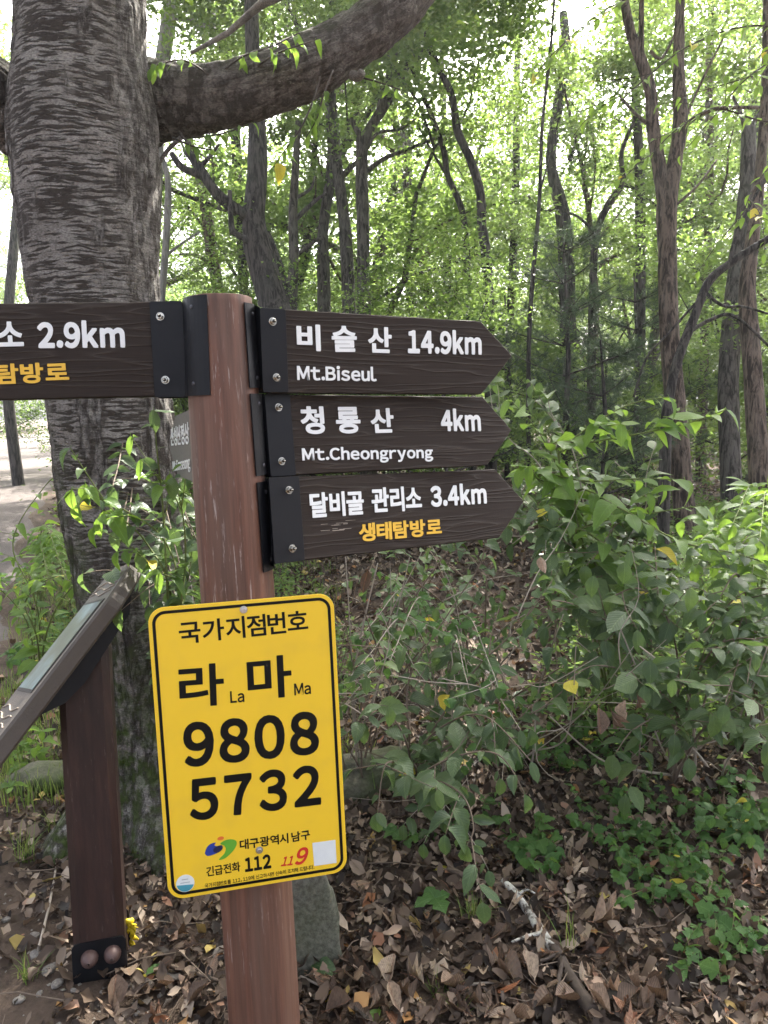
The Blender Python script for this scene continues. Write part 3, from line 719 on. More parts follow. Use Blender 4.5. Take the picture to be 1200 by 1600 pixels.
# pine thicket
def pine(px, f, H, label, seed):
    rng = np.random.default_rng(seed); q = P(px, 600, f); z0 = gz(q[0], q[1])
    t = thing('young_pine', label, 'pine', (q[0], q[1], z0), 'young pines')
    wd = Mix(); wd.add(*tube([(0, 0, -.1), (.05, 0, H*.5), (0, .05, H)], [.04, .025, .008], 6)); C = []; A = []
    for k in range(int(H*3.2)):
        z = .25+k/3.2*.93
        if z > H: break
        for j in range(5):
            a = rng.uniform(0, 6.28); L = (H-z)*.33+.28; d = np.array([math.cos(a), math.sin(a), .25])
            pts = [np.array([0, 0, z])+d*L*s+np.array([0, 0, .10*L*s*s]) for s in (0, .5, 1)]
            wd.add(*tube(pts, [.010, .006, .003], 3, False))
            for s in np.linspace(.35, 1, 7):
                p = np.array([0, 0, z])+d*L*s+np.array([0, 0, .1*L*s*s])
                for w in range(2): C.append(p+rng.normal(0, .05, 3)); A.append(d+rng.normal(0, .4, 3))
    wd.build('trunk', M['bark_dark'], t)
    C = np.array(C); A = np.array(A); n = 26; m = len(C)*n
    c = np.repeat(C, n, 0); a = np.repeat(A, n, 0); d = a*.8+rng.normal(0, .75, (m, 3)); d /= np.linalg.norm(d, axis=1)[:, None]
    x = np.cross(d, rng.normal(size=(m, 3))); x /= np.linalg.norm(x, axis=1)[:, None]; L = rng.uniform(.07, .12, (m, 1))
    V = np.stack([c-x*.0022, c+x*.0022, c+d*L], 1).reshape(-1, 3); F = np.arange(m*3).reshape(-1, 3)
    link('crown', mesh_np('crown', V, F, [M['needle']]), t)
pine(880, 7.2, 2.6, 'bluish young pine with long needles right of the arrow board tips', 1)
pine(990, 8.0, 2.3, 'young pine left of the high forked brown trunk, lower than its neighbour', 2)
pine(790, 9.0, 2.4, 'young pine seen just past the tip of the top arrow board', 3)
pine(940, 6.4, 1.6, 'smallest and nearest young pine in the thicket', 4)

# ------------------------------------------------------------------ the big cherry tree
def big_tree():
    f = 2.62
    rows = [(-90, 42, 214), (0, 33, 222), (100, 30, 226), (180, 24, 238), (240, 26, 240), (300, 34, 240), (400, 46, 242), (470, 56, 244), (560, 70, 252), (650, 84, 266), (760, 98, 276), (900, 122, 292), (1000, 140, 300), (1100, 152, 312), (1180, 150, 335), (1240, 120, 370), (1290, 90, 400)]
    zs = []; cs = []; rs = []
    for y, l, r in rows:
        c = P((l+r)/2, y, f); cs.append(c); rs.append((r-l)/2/FPX*f)
    cs = np.array(cs); rs = np.array(rs)
    # keep the trunk's depth steady: shift each centre to the same plan depth
    base = cs[-1].copy()
    for i in range(len(cs)):                                  # intersect the pixel ray with a near-vertical plane
        y = (rows[i][1]+rows[i][2])/2; d = FW+(y-600)/FPX*RT+(800-rows[i][0])/FPX*UP
        ff = 2.55/d[1]; cs[i] = CAM+ff*d; rs[i] = (rows[i][2]-rows[i][1])/2/FPX*ff
    up_c = [cs[0]+np.array([.02, 0, .5]), cs[0]+np.array([-.05, -.05, 1.3]), cs[0]+np.array([-.02, -.1, 2.2])]
    order = list(range(len(cs)))[::-1]
    C = np.array([cs[i] for i in order]+up_c); R = np.array([rs[i] for i in order]+[rs[0]*.9, rs[0]*.75, rs[0]*.5])
    C = catmull(C, 36); R = catmull(R[:, None], 36)[:, 0]
    L = np.concatenate([[0], np.cumsum(np.linalg.norm(np.diff(C, axis=0), axis=1))]); n = int(L[-1]/.009)
    s = np.linspace(0, L[-1], n); C = np.stack([np.interp(s, L, C[:, k]) for k in range(3)], 1); R = np.interp(s, L, R)
    seg = 240; th = np.arange(seg)/seg*2*math.pi
    TH, S = np.meshgrid(th, s); r0 = R[:, None]*np.ones(seg)
    cx, sx = np.cos(TH), np.sin(TH)
    rr = .22
    q = lambda kx, kz, o=0: np.stack([cx*rr*kx+o, sx*rr*kx, S*kz], -1)
    flank = np.clip(smooth(.55, .95, np.abs(cx))*.75+smooth(1.35, .5, S)*.8+smooth(.56, .66, fbm(q(9, 6, 7), 3, 21))*.8, 0, 1)
    crack = fbm(np.stack([cx*rr*60, sx*rr*60, S*14], -1), 3, 33)
    d = smooth(.42, .62, crack)*.008*flank+(fbm(q(30, 60), 2, 41)-.5)*.006+(fbm(q(9, 5), 2, 47)-.5)*.02
    # buttress lobes at the foot
    foot = smooth(.55, .0, S); d = d+foot*.05*np.sin(TH*5+1)*R[:, None]/.2
    r = r0+d
    # trunk's ring axes: world x and y
    V = C[:, None, :]+np.stack([cx*r, sx*r, 0*r], -1); V = V.reshape(-1, 3)
    i = np.arange(n-1)[:, None]*seg; j = np.arange(seg)[None, :]; j2 = (j+1) % seg
    F = np.stack([i+j, i+j2, i+seg+j2, i+seg+j], -1).reshape(-1, 4)
    tuv = np.stack([TH/(2*math.pi)*1.4, S], -1).reshape(-1, 2)
    moss = np.clip(smooth(1.15, .35, S)*.9*(.5+.5*(-sx))+.9*smooth(1.9, .6, S)*smooth(.2, -.8, cx)*.8, 0, 1)
    root = np.array([C[0][0], C[0][1], gz(C[0][0], C[0][1])])
    t = thing('cherry_tree', 'thick grey cherry tree with banded bark and a long bent limb, behind the signpost', 'tree', root)
    o = link('trunk', mesh_np('trunk', V-root, F, [M['bark_cherry']], True, {'flank': flank.ravel(), 'moss': moss.ravel()}, tuv), t)
    def limb(pts, w, f_list, seed):
        P3 = [P(x, y, ff) for (x, y), ff in zip(pts, f_list)]; R3 = [ww/2/FPX*ff for ww, ff in zip(w, f_list)]
        pp = catmull(P3, 30); rd = catmull(np.array(R3)[:, None], 30)[:, 0]
        L = np.concatenate([[0], np.cumsum(np.linalg.norm(np.diff(pp, axis=0), axis=1))]); n = int(L[-1]/.009)
        s = np.linspace(0, L[-1], n); pp = np.stack([np.interp(s, L, pp[:, k]) for k in range(3)], 1); rd = np.interp(s, L, rd)
        sg = 110; V, F = tube(pp, 1.0, sg, False); c = np.repeat(pp, sg, 0); dr = V-c
        TH = np.tile(np.arange(sg)/sg*2*math.pi, n); S = np.repeat(s, sg); cx, sx = np.cos(TH), np.sin(TH)
        lent = fbm(np.stack([cx*1.4, sx*1.4, S*30], -1), 2, seed); crk = fbm(np.stack([cx*6, sx*6, S*16], -1), 4, seed+5)
        k = smooth(.2, .7, S); ridge = smooth(.46, .6, lent)*k+smooth(.42, .6, crk)*(1-k*.6)
        ridge = np.clip(ridge, 0, 1)
        r = np.repeat(rd, sg)+ridge*.006+(fbm(np.stack([cx*5, sx*5, S*40], -1), 3, seed+9)-.5)*.006+(fbm(np.stack([cx*1.2, sx*1.2, S*4], -1), 2, seed+3)-.5)*.03
        V = c+dr*r[:, None]
        link('limb', mesh_np('limb', V-root, F, [M['bark_limb']], True, {'flank': 1-k*.55, 'moss': smooth(.1, .9, dr[:, 2])*.35}, np.stack([TH/(2*math.pi)*.6, S], -1)), t)
        return pp
    limb([(150, 195), (215, 165), (255, 158), (330, 154), (420, 130), (500, 96), (575, 46), (630, 2), (690, -80), (740, -220)], (120, 128, 108, 92, 86, 86, 78, 66, 60, 50), (2.60, 2.56, 2.52, 2.5, 2.5, 2.52, 2.55, 2.6, 2.7, 2.8), 51)
    limb([(110, 230), (40, 185), (0, 160), (-60, 110), (-160, 20), (-250, -130)], (120, 120, 110, 100, 85, 70), (2.58, 2.55, 2.5, 2.4, 2.3, 2.2), 71)
    # small stub under the limb and thin shoots
    for pts, w in (([(552, 118, 2.5), (560, 120, 2.47), (566, 112, 2.45)], (16, 12)), ([(283, 215, 2.5), (262, 235, 2.5), (245, 262, 2.5), (238, 285, 2.48)], (8, 5)),
                   ([(322, 120, 2.46), (318, 165, 2.44), (316, 190, 2.44)], (2.5, 2)), ([(280, 205, 2.5), (300, 230, 2.5), (340, 260, 2.55)], (4, 2.5))):
        q = catmull([P(*a) for a in pts], 5); V, F = tube(q-root, np.linspace(w[0], w[1], len(q))/FPX*2.5/2, 8)
        Mix().add(V, F).build('twig', M['bark_limb'], t)
    # the crown overhead (above the frame) with boughs
    rng = np.random.default_rng(77); bo = Mix(); cl = []
    for k in range(16):
        a = k/16*2*math.pi+rng.uniform(-.2, .2); st = np.array([-.9, 2.4, 4.1+rng.uniform(-.3, .6)]) if k % 2 else P(740, -220, 2.8)
        pts = [st]; d = unit((math.cos(a), math.sin(a)+.15, .35)); Lb = rng.uniform(2.0, 4.2)
        for i in range(6):
            d = unit(d+rng.normal(0, .14, 3)+np.array([0, 0, .02])); pts.append(pts[-1]+d*Lb/6)
        bo.add(*tube(np.array(pts)-root, np.linspace(.05, .01, 7), 6, False))
        for p in pts[1:]:
            for _ in range(4): cl.append(p+rng.normal(0, .45, 3)*np.array([1, 1, .5]))
    bo.build('bough', M['bark_limb'], t)
    cl = np.array(cl)
    # keep leaf clumps out of the view cone's middle
    dd = cl-CAM; ff = dd@FW; py = 800-FPX*(dd@UP)/np.maximum(ff, .1); keep = (ff < .1) | (py < -60)
    V, F = leaf_cloud(cl[keep], 17, .22, .085, rng, .5)
    link('crown', mesh_np('crown', V-root, F, [M['leaf_crown_near']]), t)
    # hanging leaf sprays below and above the limb
    for pts, nl in (([(500, 120, 2.4), (488, 160, 2.35), (470, 200, 2.3), (445, 235, 2.3), (425, 265, 2.3)], 9), ([(520, 110, 2.4), (505, 150, 2.35), (495, 185, 2.35), (478, 215, 2.35)], 7),
                    ([(300, 215, 2.45), (330, 212, 2.4), (360, 205, 2.38), (400, 190, 2.35)], 7), ([(270, 215, 2.45), (300, 228, 2.4), (335, 235, 2.38)], 6),
                    ([(330, 120, 2.4), (290, 95, 2.35), (250, 100, 2.3), (235, 108, 2.3)], 9), ([(350, 110, 2.4), (380, 88, 2.35), (430, 70, 2.3), (470, 50, 2.3)], 9),
                    ([(400, 105, 2.4), (430, 85, 2.35), (455, 75, 2.3), (500, 60, 2.3)], 7), ([(560, 120, 2.5), (590, 128, 2.45), (625, 140, 2.4)], 5)):
        q = catmull([P(*a) for a in pts], 5); V, F = tube(q-root, np.linspace(.004, .0015, len(q)), 4); Mix().add(V, F).build('twig', M['twig_dark'], t)
        for k in range(nl):
            i = int(len(q)*(.25+.74*k/nl)); sgn = 1 if k % 2 else -1; tan = unit(q[min(i+1, len(q)-1)]-q[max(i-1, 0)])
            sd_ = np.cross(tan, (0, 0, 1))*sgn
            put_leaf('bright', q[i], tan*.4+sd_*.6+np.array([0, 0, -.55])+rng.normal(0, .2, 3), rng.normal(0, .5, 3)+np.array([0, -.3, 1]), rng.uniform(.034, .056), t, rng)
        if pts[0][0] in (500,): put_leaf('yellow', q[-3], (.2, 0, -.8), (.3, -.8, .4), .06, t, rng)
    return root
tree_root = big_tree()

# ------------------------------------------------------------------ signpost
post_px = [(343, 468, 1.415), (350, 620, 1.430), (361, 780, 1.450), (372, 930, 1.475), (388, 1200, 1.515), (407, 1500, 1.560), (415, 1640, 1.585)]
post_hw = [50, 54, 55.5, 56, 55.5, 54.5, 54.5]
pc = [P(*q) for q in post_px]; pr = [w/FPX*q[2] for w, q in zip(post_hw, post_px)]
bot = pc[-1]+(pc[-1]-pc[-2])*.6; bot = pc[-1]+unit(pc[-1]-pc[0])*((pc[-1][2]-gz(pc[-1][0], pc[-1][1]))+.12)
post_o = bot; AX = unit(pc[0]-bot)
def post_at(y):                                               # axis point and radius at a photo height
    ys = [q[1] for q in post_px]; return np.array([np.interp(y, ys, [c[k] for c in pc]) for k in range(3)]), float(np.interp(y, ys, pr))
def make_post():
    U = unit(np.cross(AX, (0, 0, 1)) if abs(AX[2]) < .9 else np.array([1, 0, 0])-AX[0]*AX); Mx = frame_m(post_o, U, AX); inv = Mx.inverted()
    t = thing('signpost', 'round reddish brown timber post carrying the arrow boards and the yellow plate', 'post', M=Mx)
    L = [bot]+pc[::-1]; R = [pr[-1]]+pr[::-1]
    cl = np.array([tuple(inv @ Vector(p)) for p in L]); zz = np.linspace(cl[0][2], cl[-1][2], 160)
    cx = np.interp(zz, cl[:, 2], cl[:, 0]); cyy = np.interp(zz, cl[:, 2], cl[:, 1]); rr = np.interp(zz, cl[:, 2], R)
    seg = 72; th = np.arange(seg)/seg*2*math.pi; V = []
    for z, a, b, r in zip(zz, cx, cyy, rr):
        q = np.stack([np.cos(th)*3, np.sin(th)*3, 0*th+z*1.2], -1); g = np.stack([np.cos(th)*14, np.sin(th)*14, 0*th+z*2.0], -1)
        rad = r+(fbm(q, 2, 3)-.5)*.005+(fbm(g, 2, 8)-.5)*.0022
        V.append(np.stack([a+np.cos(th)*rad, b+np.sin(th)*rad, 0*th+z], -1))
    # chamfered, slightly domed top
    top = V[-1]; c = np.array([cx[-1], cyy[-1], zz[-1]])
    for k, dz in ((.985, .0012), (.9, .0016), (.5, .002), (.05, .002)): V.append(c+(top-c)*k+np.array([0, 0, dz]))
    n = len(V); V = np.vstack(V); i = np.arange(n-1)[:, None]*seg; j = np.arange(seg)[None, :]; j2 = (j+1) % seg
    F = np.stack([i+j, i+j2, i+seg+j2, i+seg+j], -1).reshape(-1, 4)
    link('shaft', mesh_np('shaft', V, F, [M['post_wood']], True), t)
    return t
make_post()

# glyphs ------------------------------------------------------------
_gc = {}
def glyph(ch, off, ex):
    key = (ch, off, ex)
    if key in _gc: return _gc[key]
    off = min(off, .012)
    full = chr(ord(ch)+0xFEE0) if 33 <= ord(ch) < 127 else ch
    c = D.curves.new('g', 'FONT'); c.body = full; c.size = 1; c.offset = off; c.extrude = ex; c.resolution_u = 5
    o = D.objects.new('g', c); COL.objects.link(o); dg = bpy.context.evaluated_depsgraph_get()
    m = D.meshes.new_from_object(o.evaluated_get(dg)); V = np.array([v.co[:] for v in m.vertices]).reshape(-1, 3); F = [tuple(p.vertices) for p in m.polygons]
    D.objects.remove(o); D.curves.remove(c); D.meshes.remove(m)
    _gc[key] = (V, F); return _gc[key]
class Board:
    """a flat thing: origin, axes, pixel <-> plane"""
    def __init__(s, o, u, v):
        s.o = np.asarray(o, float); s.u = unit(u); v = np.asarray(v, float); s.v = unit(v-np.dot(v, s.u)*s.u); s.n = np.cross(s.u, s.v)   # n towards viewer
        s.M = frame_m(s.o, s.u, s.v)
    def uv(s, px, py):
        d = FW+(px-600)/FPX*RT+(800-py)/FPX*UP; t = np.dot(s.o-CAM, s.n)/np.dot(d, s.n); q = CAM+t*d-s.o
        return np.array([np.dot(q, s.u), np.dot(q, s.v)])
    def text(s, st, a, b, h, mat, parent, off=.034, ex=.0, lift=.0008, thick=.0012, shear=0, gap=.07, name='lettering', space=.3):
        A = s.uv(*a); B = s.uv(*b); H = s.uv(a[0], a[1]-h)[1]-A[1]; latin = any(33 <= ord(c) < 127 for c in st); off = off+.012 if latin and off == .034 else off
        G = []; x = 0
        for ch in st:
            if ch == ' ': x += space; continue
            dd_ = max(0, off-.012); V, F = glyph(ch, min(off, .012), .02)
            if dd_ > .002:                       # heavier stroke: shifted layers a hair apart in depth
                n0 = len(V); Vs = []; Fs = []
                for li, (ax_, ay_) in enumerate(((1, .4), (-1, -.4), (.4, -1), (-.4, 1), (.7, .8), (-.7, -.8), (-.7, .8), (.7, -.8))):
                    W2 = V.copy(); W2[:, 0] += ax_*dd_; W2[:, 1] += ay_*dd_; W2[:, 2] -= li*.0016; Vs.append(W2); Fs += [tuple(q_+li*n0 for q_ in f_) for f_ in F]
                V = np.vstack(Vs); F = Fs
            w0, w1 = V[:, 0].min(), V[:, 0].max()
            V2 = V.copy(); V2[:, 0] += x-w0; x += (w1-w0)+gap*(.6 if ch in '.,' else 1); G.append((V2, F))
        tot = x-gap; allV = np.vstack([g[0] for g in G]); y0 = 0.0 if latin else allV[:, 1].min(); sy = H/(allV[:, 1].max()-y0)
        dx = B-A; Ln = np.linalg.norm(dx); e = dx/Ln; pr_ = np.array([-e[1], e[0]]); sx = Ln/tot; mx = Mix()
        for V2, F in G:
            X = V2[:, 0]*sx; Y = (V2[:, 1]-y0)*sy; X = X+shear*Y; q = A+X[:, None]*e+Y[:, None]*pr_
            yy = -(lift+np.clip(V2[:, 2]/.04+.5, 0, 1)*thick)
            mx.add(np.stack([q[:, 0], yy, q[:, 1]], -1), F)
        return mx.build(name, M[mat], parent, False)
    def poly(s, pts, mat, parent, name, lift=.0009, ex=.0003):
        Q = [s.uv(*p) for p in pts]; ar = sum(Q[i-1][0]*Q[i][1]-Q[i][0]*Q[i-1][1] for i in range(len(Q)))
        if ar < 0: Q = Q[::-1]
        V, F = prism(Q, -lift-ex, -lift, 0); return Mix().add(V, F).build(name, M[mat], parent, False)

rng = np.random.default_rng(55)
def plank(b, u0, u1, v0, v1, tip, th, parent, seed=0, tipleft=False):
    """arrow-ended plank with slightly worn edges; local y 0..th"""
    r = np.random.default_rng(seed); hh = (v1-v0)
    def edge(p, q, k=14):
        p = np.array(p); q = np.array(q); n = np.array([-(q-p)[1], (q-p)[0]]); n = n/np.linalg.norm(n)
        return [tuple(p+(q-p)*i/k+n*(r.uniform(-.0007, .0007) if i else 0)) for i in range(k)]
    if not tipleft: c = [(u0, v0), (u1, v0), tip, (u1, v1), (u0, v1)]
    else: c = [(u0, v0), (u1, v0), (u1, v1), (u0, v1), tip]
    pl = []
    for i in range(len(c)): pl += edge(c[i], c[(i+1) % len(c)])
    V, F = prism(pl, 0, th, .0018); return Mix().add(V, F).build('board', M['board'], parent, False)
def hexnut(b, parent, u, v, y, r=.0062):
    o = thing_part = D.objects.new('bolt', None)
    D.objects.remove(o)
    mx = Mix()
    wv, wf = dome(r*1.25, .0014, 16, 2, .8); mx.add(wv, wf)
    hexp = [(r*math.cos(t), r*math.sin(t)) for t in np.arange(6)/6*2*math.pi]; pv, pf = prism(hexp, -.008, -.001, .0008); mx.add(pv, pf)
    dv, df = dome(r*.55, .016, 12, 5, .62); mx.add(dv, df)
    ob = mx.build('bolt', M['bolt_metal'], parent, False); ob.location = (u, y, v); return ob
def screw(parent, loc, nrm, r=.0042):
    mx = Mix(); mx.add(*dome(r, .0018, 12, 3, .2)); 
    for a in (0, 1):
        w, l = .0007, .0026; q = [(-l, -w), (l, -w), (l, w), (-l, w)] if a else [(-w, -l), (w, -l), (w, l), (-w, l)]
        mx.add(*prism(q, -.0021, -.0016, 0))
    ob = mx.build('screw', M['screw_dark'], parent, False)
    m = rot_from(-np.asarray(nrm), (0, 0, 1)).to_4x4(); ob.matrix_basis = Matrix.Translation(Vector(loc)) @ m; return ob

def arrow_board(label, o, u, v, f_scale, corners, tip_px, plate_px, wing_px, bolts_px, texts, seed, left=False, wing_ang=(43, 80), TH=.028):
    o = CAM+(np.asarray(o)-CAM)*f_scale; b = Board(o, u, v)
    t = thing('direction_board', label, 'direction sign', M=b.M, group='dark wooden direction boards on the signpost')
    TL, TR, BR, BL = [b.uv(*c) for c in corners]
    v1 = (TL[1]+TR[1])/2; v0 = (BL[1]+BR[1])/2; tip = b.uv(*tip_px) if tip_px else None
    if not left: plank(b, (TL[0]+BL[0])/2-.035, (TR[0]+BR[0])/2, v0, v1, tip, TH, t, seed)
    else:
        u0, u1 = TL[0], (TR[0]+BR[0])/2+.03
        plank(b, u0, u1, v0, v1, (u0-.06, (v0+v1)/2), TH, t, seed, True)
    # plate over the board end
    q = [b.uv(*p) for p in plate_px]; x0 = min(a[0] for a in q); x1 = max(a[0] for a in q); z0 = np.mean(sorted(a[1] for a in q)[:2]); z1 = np.mean(sorted(a[1] for a in q)[2:])
    br = thing_part(t, 'bracket')
    V, F = prism(boxp(x0, x1, z0, z1, .004, 3), -.0035, -.0004, .0004); mx = Mix().add(V, F)
    V, F = prism(boxp(x0, x1, z0, z1, .004, 3), TH+.0004, TH+.0035, .0004); mx.add(V, F)
    # wing hugging the post
    Mi = b.M.inverted(); a0, a1 = [math.radians(a) for a in wing_ang]
    y0p, y1p = wing_px; rows = []
    hx = unit(np.cross(AX, (0, 1, 0)))*-1; hx = unit(np.array([1, 0, 0])-AX[0]*AX); hy = np.cross(AX, hx)      # hy away from the viewer
    cam_ax = []
    rim_l = np.array(Mi @ Vector((0, 0, 0)))
    out = []; scr = []
    for yy in np.linspace(y0p, y1p, 9):
        c, r = post_at(yy); vdir = unit(np.array([c[0]-CAM[0], c[1]-CAM[1], 0])); side = np.array([vdir[1], -vdir[0], 0]); row = []
        for k in range(9):
            a = a0+(a1-a0)*k/8; d = side*math.sin(a)-vdir*math.cos(a)
            row.append((c+d*(r+.0025), c+d*(r+.0056)))
        out.append(row)
    V = []; 
    for row in out:
        for p in row: V += [np.array(Mi @ Vector(p[0])), np.array(Mi @ Vector(p[1]))]
    n = 9*2; F = []
    for i in range(8):
        for k in range(8):
            for s_, fl in ((1, False), (0, True)):
                q4 = (i*n+k*2+s_, i*n+(k+1)*2+s_, (i+1)*n+(k+1)*2+s_, (i+1)*n+k*2+s_); F.append(q4[::-1] if fl else q4)
    for i in range(8):
        for k in (0, 8): F.append((i*n+k*2, i*n+k*2+1, (i+1)*n+k*2+1, (i+1)*n+k*2))
    for k in range(8):
        for i in (0, 8): F.append((i*n+k*2, i*n+k*2+1, i*n+(k+1)*2+1, i*n+(k+1)*2))
    mx.add(V, F)
    # web joining wing edge and plate edge
    kk = 8 if not left else 0; ex = x0 if not left else x1
    Vw = []
    for i, row in enumerate(out):
        pz = z1+(z0-z1)*i/8; a_ = np.array(Mi @ Vector(row[kk][1])); Vw += [a_, np.array([ex, -.0034, pz]), np.array([ex, -.0006, pz]), np.array(Mi @ Vector(row[kk][0]))]
    Fw = []
    for i in range(8):
        for k in range(4): Fw.append((i*4+k, i*4+(k+1) % 4, (i+1)*4+(k+1) % 4, (i+1)*4+k))
    mx.add(Vw, Fw)
    bo = mx.build('bracket', M['steel'], t, False)
    for p in bolts_px:
        q = b.uv(*p); hexnut(b, t, q[0], q[1], -.0035)
    for yy in (y0p+(y1p-y0p)*.12, y0p+(y1p-y0p)*.88):
        c, r = post_at(yy); vdir = unit(np.array([c[0]-CAM[0], c[1]-CAM[1], 0])); side = np.array([vdir[1], -vdir[0], 0]); a = (a0*.45+a1*.55); d = side*math.sin(a)-vdir*math.cos(a)
        w = c+d*(r+.0056); nl = np.array((Mi.to_3x3() @ Vector(d))); screw(t, Mi @ Vector(w), nl)
    for tx in texts: b.text(*tx[:4], tx[4], t, **(tx[5] if len(tx) > 5 else {}))
    return t, b
def thing_part(*a): return None
def scratches(b, t):
    r_ = np.random.default_rng(5)
    for k in range(11):
        x, y = r_.uniform(498, 545), r_.uniform(813, 829); w = r_.uniform(5, 22); h = r_.uniform(.5, 1.3)
        b.poly([(x, y), (x+w, y-w*.06), (x+w*.9, y+h-w*.06), (x+w*.1, y+h)], 'twig_pale', t, 'scratch', .0002, .0002)
W_, Y_ = 'letter_white', 'letter_yellow'
arrow_board('top right arrow board in white lettering reading 14.9km', [0.0242, 1.6214, 1.5629], [0.8807, 0.4732, -0.0215], [0.0072, 0.0319, 0.9995], .965,
            [(444, 483), (752, 502), (752, 616), (450, 614)], (801, 556), [(405, 481), (444, 483), (450, 613), (413, 613)], (478, 608), [(425, 503), (431, 590)],
            [('비', (464, 548), (501, 549), 42, W_), ('슬', (519, 550), (558, 550), 41, W_), ('산', (575, 551), (612, 552), 41, W_), ('14.9km', (637, 550), (752, 552.5), 37, W_), ('Mt.Biseul', (464, 593), (588, 595), 23, W_, {'off': .032})], 1)
arrow_board('middle right arrow board, the one reading 4km', [0.0313, 1.6535, 1.395], [0.8522, 0.5226, -0.0254], [-0.0446, 0.1209, 0.9917], .965,
            [(452, 616), (752, 620), (764, 726), (456, 743)], (800, 672), [(414, 615), (452, 616), (457, 743), (422, 745)], (617, 742), [(434, 637), (439, 721)],
            [('청', (471, 679), (508, 678), 44, W_), ('룡', (526, 678), (564, 677), 42, W_), ('산', (580, 677), (616, 676), 39, W_), ('4km', (689, 672), (751, 672), 34, W_), ('Mt.Cheongryong', (472, 719), (676, 715), 20, W_, {'off': .032})], 2)
_t3, _b3 = arrow_board('lowest right arrow board, tilted, reading 3.4km above yellow lettering', [0.0537, 1.5985, 1.2275], [0.8053, 0.5911, -0.0446], [-0.0395, 0.1286, 0.9909], 1.0,
            [(466, 745), (772, 733), (782, 840), (472, 876)], (819, 783), [(424, 746), (466, 744), (472, 877), (428, 880)], (752, 888), [(450, 766), (455, 857)],
            [('달비골', (485, 810), (569, 804), 40, W_), ('관리소', (581, 802), (659, 797), 40, W_), ('3.4km', (673, 790.5), (760, 785), 33, W_), ('생태탐방로', (561, 847), (690, 836), 29, Y_)], 3)
scratches(_b3, _t3)
_lo = P(240, 546, 1.41); _lu = P(240, 546, 1.41)-P(0, 550, 1.385); _lv = P(236, 473, 1.408)-P(240, 620, 1.414)
arrow_board('wide board pointing left over the cherry trunk, reading 2.9km', _lo, _lu, np.array([-.02, .05, 1]), 1.0,
            [(-170, 474), (235, 473), (240, 620), (-170, 628)], None, [(234, 472), (285, 470), (292, 620), (242, 621)], (466, 618), [(251, 495), (259, 594)],
            [('소', (-3, 542), (38, 541), 39, W_), ('2.9km', (60, 542), (196, 541), 41, W_), ('탐방로', (-5, 601), (109, 597), 32, Y_)], 4, True, (-86, -20))
# the board pointing away behind the post
def rear_board():
    o = P(300, 700, 1.62); e = P(268, 700, 2.10); b = Board(o, o-e, (0.02, .02, 1)); twigm('weathered_board', (.09, .085, .07), (.20, .19, .165)); t = thing('direction_board', 'weathered board pointing away into the trees behind the post, seen nearly edge-on', 'direction sign', M=b.M)
    a = b.uv(300, 640); c = b.uv(299, 750); l0 = b.uv(274, 655)[0]; tipu = b.uv(264, 690)[0]
    p = [(.10, c[1]), (.10, a[1]), (l0, a[1]), (tipu, (a[1]+c[1])/2), (l0, c[1])][::-1]
    V, F = prism(p, 0, .026, .002); Mix().add(V, F).build('board', M['weathered_board'], t, False)
    b.text('산성산정상', (268, 697), (297, 694), 28, W_, t, off=.016); b.text('Mt.Sanseong', (271, 736), (298, 731), 15, W_, t, off=.008)
rear_board()

